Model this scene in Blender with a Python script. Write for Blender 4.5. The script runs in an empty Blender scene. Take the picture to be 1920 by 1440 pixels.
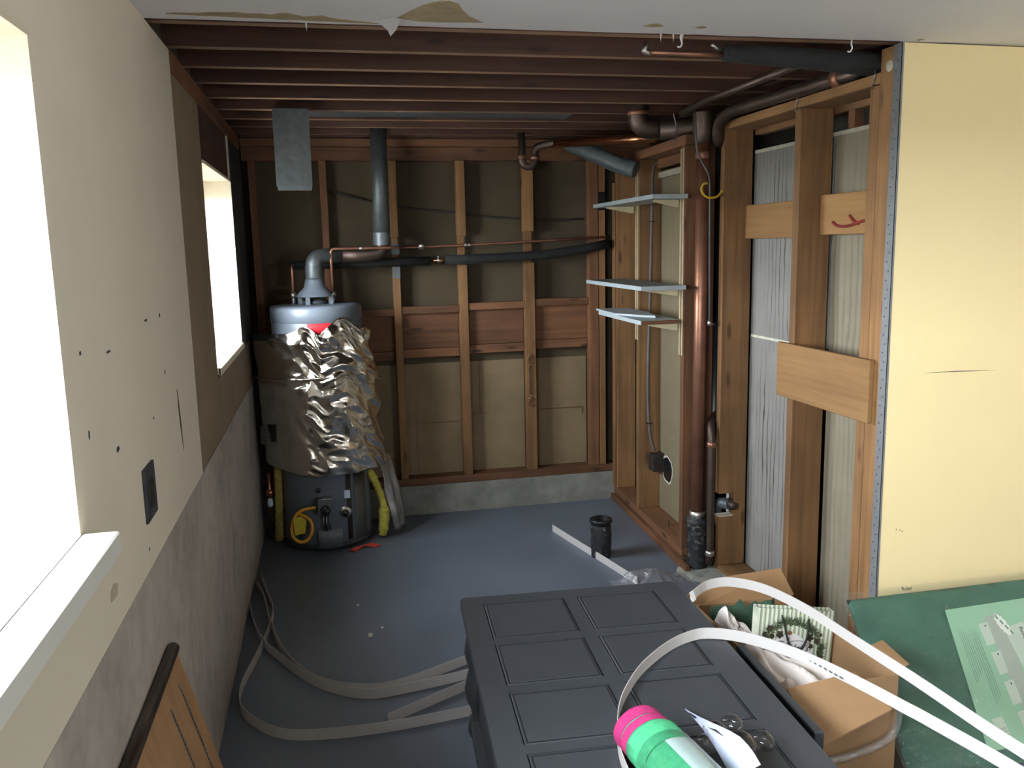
import bpy, bmesh, math, random
from mathutils import Vector, Matrix, noise
random.seed(7)
S = bpy.context.scene
COL = S.collection
R_ = math.radians

# ---------------------------------------------------------------- camera
yaw, pitch, roll, FPX, H = 0.2089034, 0.1606709, -0.0218809, 1607.63, 1.64
fw = Vector((math.sin(yaw)*math.cos(pitch), math.cos(yaw)*math.cos(pitch), -math.sin(pitch)))
r0 = Vector((math.cos(yaw), -math.sin(yaw), 0)); u0 = r0.cross(fw)
rt = r0*math.cos(roll)+u0*math.sin(roll); up = rt.cross(fw)
cd = bpy.data.cameras.new('camera'); cam = bpy.data.objects.new('camera', cd); COL.objects.link(cam)
m3 = Matrix((rt, up, -fw)).transposed()
cam.matrix_world = Matrix.Translation((0, 0, H)) @ m3.to_4x4()
cd.sensor_width = 36; cd.lens = FPX/1920*36; cd.clip_start = .05; cd.clip_end = 200
S.camera = cam
# ---------------------------------------------------------------- light
w = bpy.data.worlds.new('overcast'); S.world = w; w.use_nodes = True
bg = w.node_tree.nodes['Background']; bg.inputs[0].default_value = (.90, .95, 1.0, 1); bg.inputs[1].default_value = 60.0
S.view_settings.view_transform = 'Standard'; S.view_settings.look = 'None'
S.view_settings.gamma = 1; S.view_settings.use_curve_mapping = False
S.view_settings.exposure = -0.24
S.cycles.max_bounces = 10; S.cycles.diffuse_bounces = 6; S.cycles.glossy_bounces = 4
S.cycles.transparent_max_bounces = 12; S.cycles.transmission_bounces = 6
S.cycles.caustics_reflective = False; S.cycles.caustics_refractive = False
S.cycles.sample_clamp_indirect = 6; S.cycles.use_denoising = True
S.cycles.blur_glossy = 1.0
def portal(loc, rot, sx, sy):
    l = bpy.data.lights.new('window_portal', 'AREA'); l.shape = 'RECTANGLE'; l.size = sx; l.size_y = sy
    l.cycles.is_portal = True
    o = bpy.data.objects.new('window_portal', l); COL.objects.link(o); o.location = loc; o.rotation_euler = rot
portal((-.70, .47, 1.58), (0, R_(-90), 0), .83, 2.14)
portal((-.70, 3.99, 1.585), (0, R_(-90), 0), .8, .96)
portal((3.2, -2.78, 1.6), (R_(90), 0, 0), .7, .6)

# ---------------------------------------------------------------- materials
def srgb(h):
    v = [int(h[i:i+2], 16)/255 for i in (0, 2, 4)]
    return tuple([(c/12.92 if c <= .04045 else ((c+.055)/1.055)**2.4) for c in v]+[1])
class NT:
    def __init__(s, name):
        s.m = bpy.data.materials.new(name); s.m.use_nodes = True; s.t = s.m.node_tree
        s.b = s.t.nodes['Principled BSDF']; s.out = s.t.nodes['Material Output']
    def n(s, typ, **k):
        nd = s.t.nodes.new(typ)
        for a, v in k.items(): setattr(nd, a, v)
        return nd
    def l(s, a, b): s.t.links.new(a, b)
    def coord(s, scale=(1, 1, 1), rnd=True, world=False):
        tc = s.n('ShaderNodeTexCoord'); mp = s.n('ShaderNodeMapping'); mp.inputs['Scale'].default_value = scale
        if world:
            g = s.n('ShaderNodeNewGeometry'); s.l(g.outputs['Position'], mp.inputs[0])
        else: s.l(tc.outputs['Object'], mp.inputs[0])
        if rnd:
            oi = s.n('ShaderNodeObjectInfo'); mu = s.n('ShaderNodeMath', operation='MULTIPLY'); mu.inputs[1].default_value = 37
            s.l(oi.outputs['Random'], mu.inputs[0]); s.l(mu.outputs[0], mp.inputs['Location'])
        return mp.outputs[0]
    def noise(s, co, scale, detail=4, rough=.55, dist=0):
        t = s.n('ShaderNodeTexNoise'); t.inputs['Scale'].default_value = scale; t.inputs['Detail'].default_value = detail
        t.inputs['Roughness'].default_value = rough; t.inputs['Distortion'].default_value = dist
        s.l(co, t.inputs['Vector']); return t.outputs['Fac']
    def ramp(s, f, stops):
        r = s.n('ShaderNodeValToRGB'); e = r.color_ramp.elements
        while len(e) < len(stops): e.new(.5)
        for x, (p, c) in zip(e, stops): x.position = p; x.color = c
        s.l(f, r.inputs[0]); return r.outputs[0]
    def mix(s, f, a, b, mode='MIX'):
        x = s.n('ShaderNodeMix', data_type='RGBA', blend_type=mode)
        if isinstance(f, (int, float)): x.inputs[0].default_value = f
        else: s.l(f, x.inputs[0])
        for i, v in ((6, a), (7, b)):
            if isinstance(v, tuple): x.inputs[i].default_value = v
            else: s.l(v, x.inputs[i])
        return x.outputs[2]
    def bump(s, f, strength=.3, dist=.01):
        b = s.n('ShaderNodeBump'); b.inputs['Strength'].default_value = strength; b.inputs['Distance'].default_value = dist
        s.l(f, b.inputs['Height']); s.l(b.outputs[0], s.b.inputs['Normal'])
    def set(s, col=None, rough=.6, metal=0, spec=None):
        if col is not None:
            if isinstance(col, tuple): s.b.inputs['Base Color'].default_value = col
            else: s.l(col, s.b.inputs['Base Color'])
        s.b.inputs['Roughness'].default_value = rough; s.b.inputs['Metallic'].default_value = metal
        if spec is not None: s.b.inputs['Specular IOR Level'].default_value = spec
        return s.m

def plain(name, hexc, rough=.6, metal=0, nscale=12, amt=.25, bump=0, spec=None, world=False):
    t = NT(name); co = t.coord(world=world, rnd=not world); f = t.noise(co, nscale, 5)
    c = srgb(hexc); d = tuple([v*(1-amt) for v in c[:3]]+[1]); e = tuple([min(1, v*(1+amt*.6)) for v in c[:3]]+[1])
    col = t.ramp(f, [(.3, d), (.7, e)])
    if bump: t.bump(t.noise(co, nscale*6, 3), bump, .003)
    return t.set(col, rough, metal, spec)

def wood(name, light, dark, axis='Z', rough=.75, knots=True, tint=.35):
    t = NT(name); sc = {'X': (1.2, 26, 26), 'Y': (26, 1.2, 26), 'Z': (26, 26, 1.2)}[axis]
    co = t.coord(sc); f = t.noise(co, 1.0, 6, .6, .6)
    co2 = t.coord((2.2, 2.2, 2.2)); g = t.noise(co2, 1.0, 3)
    a, b = srgb(light), srgb(dark)
    col = t.ramp(f, [(.32, b), (.68, a)])
    blot = t.ramp(g, [(.3, (1-tint, 1-tint, 1-tint, 1)), (.7, (1.08, 1.08, 1.08, 1))])
    col = t.mix(1.0, col, blot, 'MULTIPLY')
    oi = t.n('ShaderNodeObjectInfo'); v = t.ramp(oi.outputs['Random'], [(0, (.78, .76, .74, 1)), (1, (1.12, 1.12, 1.1, 1))])
    col = t.mix(1.0, col, v, 'MULTIPLY')
    if knots:
        ks = {'X': (3, 11, 11), 'Y': (11, 3, 11), 'Z': (11, 11, 3)}[axis]
        ck = t.coord(ks); vo = t.n('ShaderNodeTexVoronoi'); vo.inputs['Scale'].default_value = 1; vo.inputs['Randomness'].default_value = 1
        t.l(ck, vo.inputs['Vector'])
        kf = t.ramp(vo.outputs['Distance'], [(.07, (1, 1, 1, 1)), (.16, (0, 0, 0, 1))])
        col = t.mix(kf, col, tuple([x*.45 for x in b[:3]]+[1]))
    t.bump(f, .25, .002)
    return t.set(col, rough)

WX, WY, WZ = [wood('pine_'+a, '9c744b', '765634', a) for a in 'XYZ']          # framing lumber
OX, OY, OZ = [wood('old_fir_'+a, '82593b', '5f3f29', a) for a in 'XYZ']        # older reddish lumber
JX = wood('joist_fir', '57372a', '3d251b', 'X', tint=.3)
EDGEX = wood('joist_pale_edge', '94745c', '7a5b45', 'X', tint=.15, knots=False)  # paler tone for the downward faces of the joists
LIP = wood('plate_wood', '96684a', '6d4630', 'Y')
PLY = wood('plywood', 'a98353', '8f6b42', 'X', knots=False, tint=.15)
PLYY = wood('plywood_side', 'a98353', '906b42', 'Y', knots=False, tint=.15)
DARKW = wood('dark_header', '54382c', '3c271f', 'Y')

def paint_wall(name, hexc, amt=.06):
    t = NT(name); co = t.coord(rnd=False, world=True); f = t.noise(co, 1.7, 5, .6)
    c = srgb(hexc); col = t.ramp(f, [(.3, tuple([v*(1-amt*1.6) for v in c[:3]]+[1])), (.7, c)])
    t.bump(t.noise(co, 180, 2), .12, .001); return t.set(col, .7)
CREAM = paint_wall('cream_paint', 'efe6d4')
YELLOW = paint_wall('yellow_paint', 'f4e0ab', .03)
WHITEP = plain('white_sill_paint', 'f0efe8', .35, nscale=5, amt=.05)
CREAMTRIM = plain('cream_trim', 'eadfc8', .5, nscale=5, amt=.08)
TAN = plain('bare_drywall', '92806a', .9, nscale=4, amt=.15, world=True)
TANB = plain('bare_drywall_back', '857358', .9, nscale=4, amt=.18, world=True)
TAND = plain('shade_darkened_drywall', '4e4433', .95, nscale=3, amt=.2, world=True)  # shade of the upper back wall darkened into the tan; scuff reuses it
GREYSM = plain('grey_smudge', 'c2b8a6', .8)
SHADEB = plain('shade_darkened_board', '403e3a', .9, nscale=4, amt=.2, world=True)  # poorly lit board, its shade put into the colour; cavity wall shares it
PLAST = paint_wall('ceiling_plaster', 'f1eff2', .05)
PATCH = plain('bare_gypsum_patch', 'a39374', .95, nscale=30, amt=.2)
CHALK = plain('gypsum_edge', 'cfcbbb', .9, nscale=40, amt=.2)

def concrete(name, a, b, c, sc=(1, 1, 1), bump=.5):
    t = NT(name); co = t.coord(sc, rnd=False, world=True); f = t.noise(co, 3.2, 8, .62, .4); g = t.noise(co, 17, 6, .6)
    col = t.ramp(f, [(.28, srgb(a)), (.5, srgb(b)), (.72, srgb(c))])
    col = t.mix(.3, col, t.ramp(g, [(.35, srgb(a)), (.6, srgb(c))]))
    h = t.noise(co, 40, 4); t.bump(h, bump, .003); return t.set(col, .9)
CONC = concrete('concrete_wall', '8f8680', 'b4aba3', 'c4bcb3', (.9, .9, .8))
CONC2 = concrete('concrete_curb', '6c6c66', '85867f', '9c9c92', bump=.8)
# painted floor
t = NT('painted_floor'); co = t.coord(rnd=False, world=True)
f = t.noise(co, 2.2, 6, .6, .3); g = t.noise(co, 34, 5, .6); s_ = t.noise(co, 9, 7, .7, .8)
col = t.ramp(f, [(.3, srgb('5a626e')), (.7, srgb('68717e'))])
col = t.mix(t.ramp(s_, [(.655, (0, 0, 0, 1)), (.70, (.35, .35, .35, 1))]), col, srgb('8e9298'))
t.bump(g, .12, .003); FLOOR = t.set(col, .42)
t.l(t.ramp(f, [(.3, (.36, .36, .36, 1)), (.7, (.5, .5, .5, 1))]), t.b.inputs['Roughness'])

def metal(name, hexc, rough=.35, amt=.3, nscale=14, m=1.0, bump=.1):
    t = NT(name); co = t.coord(); f = t.noise(co, nscale, 6, .6)
    c = srgb(hexc); col = t.ramp(f, [(.3, tuple([v*(1-amt) for v in c[:3]]+[1])), (.7, c)])
    t.bump(f, bump, .002); return t.set(col, rough, m)
COPPER = metal('aged_copper', 'a3745e', .42, .4, 9, .7)
COPDK = metal('dark_copper', '5e5048', .5, .4, 9, .8)
BRIGHTCOP = metal('bright_copper', 'c98a66', .3, .3)
GALV = metal('galvanised_steel', '6d7477', .5, .3, 30, .6)
GALVD = metal('dull_galvanised_steel', '7a8286', .5, .35, 22, .6)
STEEL = metal('grey_steel', '85888c', .45, .25)
SOLDER = metal('solder_fitting', 'c9c6be', .4, .3)
CHROME = metal('chrome', 'd8d8d8', .12, .05, bump=0)
t = NT('cast_iron'); co = t.coord(); f = t.noise(co, 30, 6, .7, .5)
col = t.ramp(f, [(.42, srgb('17191c')), (.56, srgb('26292d')), (.66, srgb('8a8476'))]); t.bump(f, .4, .003); IRON = t.set(col, .55)
BLACKFOAM = plain('black_foam', '1b1c1d', .85, nscale=40, amt=.4, bump=.4)
BLACKPL = plain('black_plastic', '15171a', .4, amt=.3)
FLEX = plain('grey_flexible_duct', '59646a', .45, nscale=25, amt=.35, bump=.5, spec=.6)
TANK = plain('grey_enamel', '67707a', .38, nscale=6, amt=.08)
TANKD = plain('heater_dark_panel', '3c4147', .45, nscale=6, amt=.15)
RED = plain('red_label', 'b3222c', .5, amt=.1)
REDCLOTH = plain('red_scrap', 'c2402e', .7, amt=.2)
ORANGE = plain('orange_flex', 'd79a24', .5, amt=.2)
YTAG = plain('yellow_tag', 'bfae2b', .6, amt=.15)
YHOOK = plain('yellow_vinyl', 'c9a52c', .5, amt=.2)
WOOLY = plain('yellow_fibreglass', 'd6cf5c', .95, nscale=60, amt=.35, bump=.8)
WOOLD = plain('dusty_fibreglass', 'a89650', .95, nscale=60, amt=.35, bump=.8)
CABLE = plain('grey_cable', '5f5f60', .6)
CABLED = plain('dark_cable', '2c2925', .7)
BOXM = metal('box_metal', '4a4340', .55, .4, 20, .6)
OUTB = plain('dark_box', '3a3b44', .6, nscale=20, amt=.4)
SHELF = plain('pale_blue_shelf_paint', 'afbcc0', .45, nscale=8, amt=.1)
SHELFT = plain('grey_shelf_laminate', '7f898c', .5, nscale=10, amt=.15)
STAND = plain('cream_standard_paint', 'd8cba8', .45, amt=.15)
TABLE = plain('charcoal_paint', '404449', .5, nscale=5, amt=.08, spec=.4)
TABLED = plain('dark_interior', '17181a', .7)
CARD = plain('cardboard', 'a5835f', .85, nscale=8, amt=.08)
CARDIN = plain('cardboard_inside', '9c7a55', .85, nscale=8, amt=.1)
GREENIN = plain('dark_green_tissue', '3c5a48', .8, nscale=14, amt=.3)
CLOTH = plain('white_cloth', 'e6dfda', .85, nscale=5, amt=.06)
WSTRIP = plain('white_vinyl_trim', 'cbc8c6', .4, nscale=4, amt=.04)
VINYL = plain('white_window_vinyl', 'e8ebee', .35, amt=.04)
PINK = plain('pink_microfibre', 'bb2e72', .95, nscale=90, amt=.2, bump=.4)
GREENC = plain('green_microfibre', '48b27e', .9, nscale=70, amt=.15, bump=.3)
PAPERB = plain('pale_blue_label', 'cfe9e6', .5, amt=.04)
CARDW = plain('white_card', 'cdd6ef', .5, amt=.04)
INK = plain('black_ink', '22262a', .7, amt=.1)
PRINTG = plain('grey_print', '6a6866', .7)
INKG = plain('grey_ink', '6f9180', .7, amt=.1)
SALEPAPER = plain('pale_green_insert', '90bd9e', .6, nscale=6, amt=.06)
SALEGREY = plain('grey_insert_print', 'a3aea1', .6, amt=.06)
SALEWHITE = plain('white_insert_print', 'bccbbb', .6, amt=.05)
TEAL = plain('teal_print', '1f8a93', .6, amt=.05)
t = NT('green_fabric'); co = t.coord(rnd=False); f = t.noise(co, 5, 5, .6, .8); g = t.noise(co, 160, 3)
col = t.ramp(f, [(.3, srgb('275745')), (.7, srgb('346a56'))]); t.bump(g, .3, .002); FELT = t.set(col, .8)
BEAD = metal('corner_bead_metal', '85888a', .55, .2, 30, .3)
# slat panels with glue runs (real stains on the board)
def glueboard(name, base, stain, lo, hi, w_=.5):
    t = NT(name); co = t.coord(rnd=False, world=True)
    d = t.noise(co, 7, 4, .6); sx = t.n('ShaderNodeSeparateXYZ'); t.l(co, sx.inputs[0])
    nz = t.noise(t.coord((8, 8, 2.2), rnd=False, world=True), 1, 3)
    a = t.n('ShaderNodeMath', operation='MULTIPLY_ADD'); t.l(nz, a.inputs[0]); a.inputs[1].default_value = .07; t.l(sx.outputs['Y'], a.inputs[2])
    m = t.n('ShaderNodeMath', operation='MULTIPLY'); t.l(a.outputs[0], m.inputs[0]); m.inputs[1].default_value = 2*math.pi/.036
    sn = t.n('ShaderNodeMath', operation='SINE'); t.l(m.outputs[0], sn.inputs[0])
    nn = t.n('ShaderNodeMath', operation='MULTIPLY_ADD'); t.l(sn.outputs[0], nn.inputs[0]); nn.inputs[1].default_value = .5; nn.inputs[2].default_value = .5
    mask = t.noise(t.coord((5, 5, 1.3), rnd=False, world=True), 1, 4)
    line = t.ramp(nn.outputs[0], [(lo, (0, 0, 0, 1)), (hi, (1, 1, 1, 1))])
    mk = t.ramp(mask, [(.36, (0, 0, 0, 1)), (.60, (1, 1, 1, 1))])
    f = t.mix(1.0, line, mk, 'MULTIPLY')
    f2 = t.mix(1.0, f, (w_, w_, w_, 1), 'MULTIPLY')
    c = srgb(base); bc = t.ramp(d, [(.3, tuple([v*.85 for v in c[:3]]+[1])), (.7, c)])
    col = t.mix(f2, bc, srgb(stain)); t.bump(line, .15, .003); return t.set(col, .8)
GLUEW = glueboard('whitewashed_board', '8b8a86', '3a2d26', .80, .98, 1.0)
GLUEB = glueboard('ribbed_board', '8d8673', '6e6552', .5, .95, .6)
GLUET = glueboard('ribbed_tan_board', '7d735a', '7d7258', .5, .95, .35)
# foil
t = NT('foil'); co = t.coord((1, 1, 1), rnd=False); mpn = co.node; mpn.inputs['Rotation'].default_value = (0, R_(-35), 0); mpn.inputs['Scale'].default_value = (1.0, 1.0, 2.6)
tn = t.n('ShaderNodeTexNoise'); tn.noise_type = 'RIDGED_MULTIFRACTAL'; tn.inputs['Scale'].default_value = 9; tn.inputs['Detail'].default_value = 3; tn.inputs['Distortion'].default_value = .8; t.l(co, tn.inputs['Vector']); t.bump(tn.outputs['Fac'], .22, .010)
FOIL = t.set(srgb('d9d4cb'), .17, 1.0)
t = NT('dull_foil'); co = t.coord(rnd=False); f = t.noise(co, 15, 5, .6, .6); t.bump(f, .25, .006); FOILD = t.set(srgb('a5a29e'), .38, 1.0)
# thin clear films and window panes
def film(name, fac=.12, rough=.08, tint=(1, 1, 1, 1), bump=.0, haze=0):
    t = NT(name); tr = t.n('ShaderNodeBsdfTransparent'); tr.inputs[0].default_value = tint
    gl = t.n('ShaderNodeBsdfGlossy'); gl.inputs['Roughness'].default_value = rough
    lw = t.n('ShaderNodeLayerWeight'); fr = t.n('ShaderNodeMath', operation='POWER'); t.l(lw.outputs['Facing'], fr.inputs[0]); fr.inputs[1].default_value = 4.0
    ad = t.n('ShaderNodeMath', operation='ADD'); t.l(fr.outputs[0], ad.inputs[0]); ad.inputs[1].default_value = fac; ad.use_clamp = True
    mx = t.n('ShaderNodeMixShader'); t.l(ad.outputs[0], mx.inputs[0]); t.l(tr.outputs[0], mx.inputs[1]); t.l(gl.outputs[0], mx.inputs[2])
    if bump:
        b = t.n('ShaderNodeBump'); b.inputs['Strength'].default_value = bump; b.inputs['Distance'].default_value = .01
        t.l(t.noise(t.coord(rnd=False), 22, 4, .6, 1.0), b.inputs['Height']); t.l(b.outputs[0], gl.inputs['Normal'])
    if haze:
        df = t.n('ShaderNodeBsdfTranslucent'); df.inputs[0].default_value = (.9, .9, .92, 1); d2 = t.n('ShaderNodeBsdfDiffuse'); d2.inputs[0].default_value = (.9, .92, .95, 1)
        m2 = t.n('ShaderNodeMixShader'); t.l(df.outputs[0], m2.inputs[1]); t.l(d2.outputs[0], m2.inputs[2])
        m3_ = t.n('ShaderNodeMixShader'); m3_.inputs[0].default_value = haze; t.l(mx.outputs[0], m3_.inputs[1]); t.l(m2.outputs[0], m3_.inputs[2]); t.l(m3_.outputs[0], t.out.inputs[0]); return t.m
    t.l(mx.outputs[0], t.out.inputs[0]); return t.m
GLASS = film('window_glass', 0.04, .0)
FILM = film('clear_film', .05, .12, (.97, .98, .97, 1), .9, .04)
BAGF = film('clear_bag_film', .10, .12, (.97, .98, 1, 1), .9, .16)
BLIST = film('clear_blister', .06, .05, (.85, .85, .85, 1), .2)
GROUND = plain('outside_paving', 'b9b7b0', .9, nscale=2, amt=.1, world=True)

# ---------------------------------------------------------------- helpers
def tag(o, label=None, cat=None, group=None, kind=None):
    if label: o['label'] = label
    if cat: o['category'] = cat
    if group: o['group'] = group
    if kind: o['kind'] = kind
    return o
def thing(name, label, cat, loc, group=None):
    o = bpy.data.objects.new(name, None); COL.objects.link(o); o.location = loc; o.empty_display_size = .05
    return tag(o, label, cat, group)
def wloc(o):
    v = Vector((0, 0, 0))
    while o: v = v+o.location; o = o.parent
    return v
def obj(name, bm, mats, parent=None, smooth=False, **k):
    """world-space bmesh -> one mesh object with its origin at its own centre"""
    vs = [v.co for v in bm.verts]
    lo = Vector([min(v[i] for v in vs) for i in range(3)]); hi = Vector([max(v[i] for v in vs) for i in range(3)])
    c = (lo+hi)/2
    if not parent: c.z = lo.z
    bmesh.ops.translate(bm, verts=bm.verts, vec=-c)
    if not k.pop('open', False): bmesh.ops.recalc_face_normals(bm, faces=bm.faces)
    me = bpy.data.meshes.new(name); bm.to_mesh(me); bm.free()
    if not isinstance(mats, (list, tuple)): mats = [mats]
    for m in mats: me.materials.append(m)
    if smooth:
        for p in me.polygons: p.use_smooth = True
    o = bpy.data.objects.new(name, me); COL.objects.link(o)
    if parent: o.parent = parent; o.location = c-wloc(parent)
    else: o.location = c
    return tag(o, **k)
def B(): return bmesh.new()
def box(bm, x0, x1, y0, y1, z0, z1, bev=.0, mi=0, mat=None):
    r = bmesh.ops.create_cube(bm, size=1)
    vs = r['verts']
    for v in vs: v.co = Vector((x0+(v.co.x+.5)*(x1-x0), y0+(v.co.y+.5)*(y1-y0), z0+(v.co.z+.5)*(z1-z0)))
    fs = list({f for v in vs for f in v.link_faces})
    if bev:
        es = list({e for v in vs for e in v.link_edges})
        g = bmesh.ops.bevel(bm, geom=es, offset=bev, segments=1, affect='EDGES')
        vs = list({v for f in g['faces'] for v in f.verts}); fs = list({f for v in vs for f in v.link_faces})
    for f in fs: f.material_index = mi
    if mat is not None: bmesh.ops.transform(bm, matrix=mat, verts=vs)
    return vs
def board(name, x0, x1, y0, y1, z0, z1, m, parent=None, bev=.002, mat=None, **k):
    bm = B(); box(bm, x0, x1, y0, y1, z0, z1, bev, 0, mat); return obj(name, bm, m, parent, **k)
def fillet(pts, r, n=5):
    pts = [Vector(p) for p in pts]; out = [pts[0]]
    for i in range(1, len(pts)-1):
        a, b, c = pts[i-1], pts[i], pts[i+1]
        d1, d2 = (a-b), (c-b); q = min(r, d1.length*.49, d2.length*.49)
        p1, p2 = b+d1.normalized()*q, b+d2.normalized()*q
        for j in range(n+1):
            t = j/n; out.append(p1*(1-t)**2+b*2*t*(1-t)+p2*t*t)
    out.append(pts[-1]); return out
def catmull(pts, n=8):
    P = [Vector(p) for p in pts]; P = [P[0]*2-P[1]]+P+[P[-1]*2-P[-2]]; out = []
    for i in range(1, len(P)-2):
        for j in range(n):
            t = j/n; a, b, c, d = P[i-1:i+3]
            out.append(.5*((2*b)+(-a+c)*t+(2*a-5*b+4*c-d)*t*t+(-a+3*b-3*c+d)*t**3))
    out.append(P[-2]); return out
def tube(bm, pts, r, seg=12, cap=True, mi=0):
    pts = [Vector(p) for p in pts]; n = len(pts); rs = r if isinstance(r, (list, tuple)) else [r]*n
    tan = [(pts[min(i+1, n-1)]-pts[max(i-1, 0)]).normalized() for i in range(n)]
    up_ = Vector((0, 0, 1)) if abs(tan[0].z) < .9 else Vector((1, 0, 0)); nx = tan[0].cross(up_).normalized()
    rings = []
    for i in range(n):
        nx = (nx-tan[i]*nx.dot(tan[i])).normalized(); ny = tan[i].cross(nx)
        rings.append([bm.verts.new(pts[i]+(nx*math.cos(2*math.pi*k/seg)+ny*math.sin(2*math.pi*k/seg))*rs[i]) for k in range(seg)])
    for i in range(n-1):
        for k in range(seg):
            f = bm.faces.new((rings[i][k], rings[i][(k+1) % seg], rings[i+1][(k+1) % seg], rings[i+1][k])); f.material_index = mi; f.smooth = True
    if cap:
        for rg in (rings[0][::-1], rings[-1]):
            f = bm.faces.new(rg); f.material_index = mi
def pipe(name, pts, r, m, parent=None, fil=None, seg=14, cat=False, **k):
    bm = B(); p = fillet(pts, fil) if fil else (catmull(pts) if cat else pts); tube(bm, p, r, seg)
    return obj(name, bm, m, parent, **k)
def lathe(bm, prof, c, seg=32, mi=0, axis='Z', ang=(0, 2*math.pi)):
    full = abs(ang[1]-ang[0]-2*math.pi) < 1e-6; n = seg if full else seg+1; rings = []
    for r, z in prof:
        rg = []
        for k in range(n):
            a = ang[0]+(ang[1]-ang[0])*k/seg
            p = Vector((r*math.cos(a), r*math.sin(a), z))
            if axis == 'X': p = Vector((p.z, p.x, p.y))
            if axis == 'Y': p = Vector((p.x, p.z, p.y))
            rg.append(bm.verts.new(p+Vector(c)))
        rings.append(rg)
    for i in range(len(rings)-1):
        for k in range(seg):
            f = bm.faces.new((rings[i][k], rings[i][(k+1) % n], rings[i+1][(k+1) % n], rings[i+1][k])); f.material_index = mi; f.smooth = True
    return rings
def ribbon(bm, pts, w_=.04, th=.0022, tilt=None):
    """flat strip on edge: width vertical, path in plan"""
    pts = [Vector(p) for p in pts]; n = len(pts); rows = []
    for i in range(n):
        tg = (pts[min(i+1, n-1)]-pts[max(i-1, 0)]).normalized(); wd = Vector((0, 0, 1)); 
        if tilt: wd = (wd+tilt(i/(n-1))).normalized()
        wd = (wd-tg*wd.dot(tg)).normalized(); nr = tg.cross(wd)
        rows.append([bm.verts.new(pts[i]+wd*(w_/2*a)+nr*(th/2*b)) for a, b in ((-1, -1), (1, -1), (1, 1), (-1, 1))])
    for i in range(n-1):
        for k in range(4):
            f = bm.faces.new((rows[i][k], rows[i][(k+1) % 4], rows[i+1][(k+1) % 4], rows[i+1][k])); f.smooth = False
    bm.faces.new(rows[0][::-1]); bm.faces.new(rows[-1])
def wallholes(bm, plane, a0, a1, z0, z1, d0, d1, holes):
    """slab with rectangular holes; plane 'X': spans y(a),z with thickness d in x; 'Y': spans x(a),z, thickness in y"""
    A = sorted({a0, a1, *[h[0] for h in holes], *[h[1] for h in holes]}); Z = sorted({z0, z1, *[h[2] for h in holes], *[h[3] for h in holes]})
    A = [a for a in A if a0 <= a <= a1]; Z = [z for z in Z if z0 <= z <= z1]
    solid = {(i, j): not any(h[0] <= (A[i]+A[i+1])/2 <= h[1] and h[2] <= (Z[j]+Z[j+1])/2 <= h[3] for h in holes) for i in range(len(A)-1) for j in range(len(Z)-1)}
    V = {}
    def v(i, j, d):
        if (i, j, d) not in V:
            dd = (d0, d1)[d]; V[i, j, d] = bm.verts.new((dd, A[i], Z[j]) if plane == 'X' else (A[i], dd, Z[j]))
        return V[i, j, d]
    for (i, j), s in solid.items():
        if not s: continue
        for d in (0, 1): bm.faces.new([v(i, j, d), v(i+1, j, d), v(i+1, j+1, d), v(i, j+1, d)])
        for (di, dj, p, q) in ((-1, 0, (i, j), (i, j+1)), (1, 0, (i+1, j), (i+1, j+1)), (0, -1, (i, j), (i+1, j)), (0, 1, (i, j+1), (i+1, j+1))):
            if not solid.get((i+di, j+dj), False):
                bm.faces.new([v(*p, 0), v(*q, 0), v(*q, 1), v(*p, 1)])
def poly(bm, pts, th, nrm, mi=0):
    """flat polygon given a thickness along nrm"""
    n = Vector(nrm).normalized()*th; a = [bm.verts.new(Vector(p)) for p in pts]; b = [bm.verts.new(Vector(p)+n) for p in pts]
    f = bm.faces.new(a); f.material_index = mi; f = bm.faces.new(b[::-1]); f.material_index = mi
    for i in range(len(a)):
        j = (i+1) % len(a); f = bm.faces.new((a[i], b[i], b[j], a[j])); f.material_index = mi
def text(name, s, M, size, m, parent, ext=.0004):
    c = bpy.data.curves.new(name, 'FONT'); c.body = s; c.size = size; c.extrude = ext; c.align_x = 'CENTER'; c.align_y = 'CENTER'
    o = bpy.data.objects.new(name, c)
    COL.objects.link(o); dg = bpy.context.evaluated_depsgraph_get(); me = bpy.data.meshes.new_from_object(o.evaluated_get(dg))
    bpy.data.objects.remove(o); bm = B(); bm.from_mesh(me); bpy.data.meshes.remove(me)
    bmesh.ops.transform(bm, matrix=M, verts=bm.verts)
    for f in bm.faces: f.material_index = 0
    return obj(name, bm, m, parent)
def frame_mat(o, ax, ay):
    ax = Vector(ax).normalized(); ay = Vector(ay); ay = (ay-ax*ay.dot(ax)).normalized(); az = ax.cross(ay)
    return Matrix.Translation(o) @ Matrix((ax, ay, az)).transposed().to_4x4()

L = -.434; XR = 1.835; YB = 5.14; ZJ = 2.265; ZC = 2.253; YF = 2.54
# ================================================================ SETTING
bm = B(); box(bm, -.65, 4.3, -2.8, 5.45, -.15, 0); obj('floor', bm, FLOOR, kind='structure')
# rough broken concrete round the soil stack
bm = B()
n = 22
ring = [bm.verts.new((1.80+.17*math.cos(2*math.pi*k/n)*(1+.25*noise.noise(Vector((k*.9, 0, 0)))), 3.80+.15*math.sin(2*math.pi*k/n)*(1+.35*noise.noise(Vector((0, k*.8, 3)))), .001)) for k in range(n)]
mid = [bm.verts.new(Vector((1.80, 3.80, .0))+(v.co-Vector((1.80, 3.80, 0)))*.75+Vector((0, 0, .010+.010*random.random()))) for v in ring]
ctr = bm.verts.new((1.80, 3.80, .014))
for k in range(n):
    bm.faces.new((ring[k], ring[(k+1) % n], mid[(k+1) % n], mid[k])); bm.faces.new((mid[k], mid[(k+1) % n], ctr))
tag(obj('rubble', bm, CONC2, label='rough patch of broken pale concrete around the foot of the soil pipe', cat='rubble', kind='stuff'))

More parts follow.
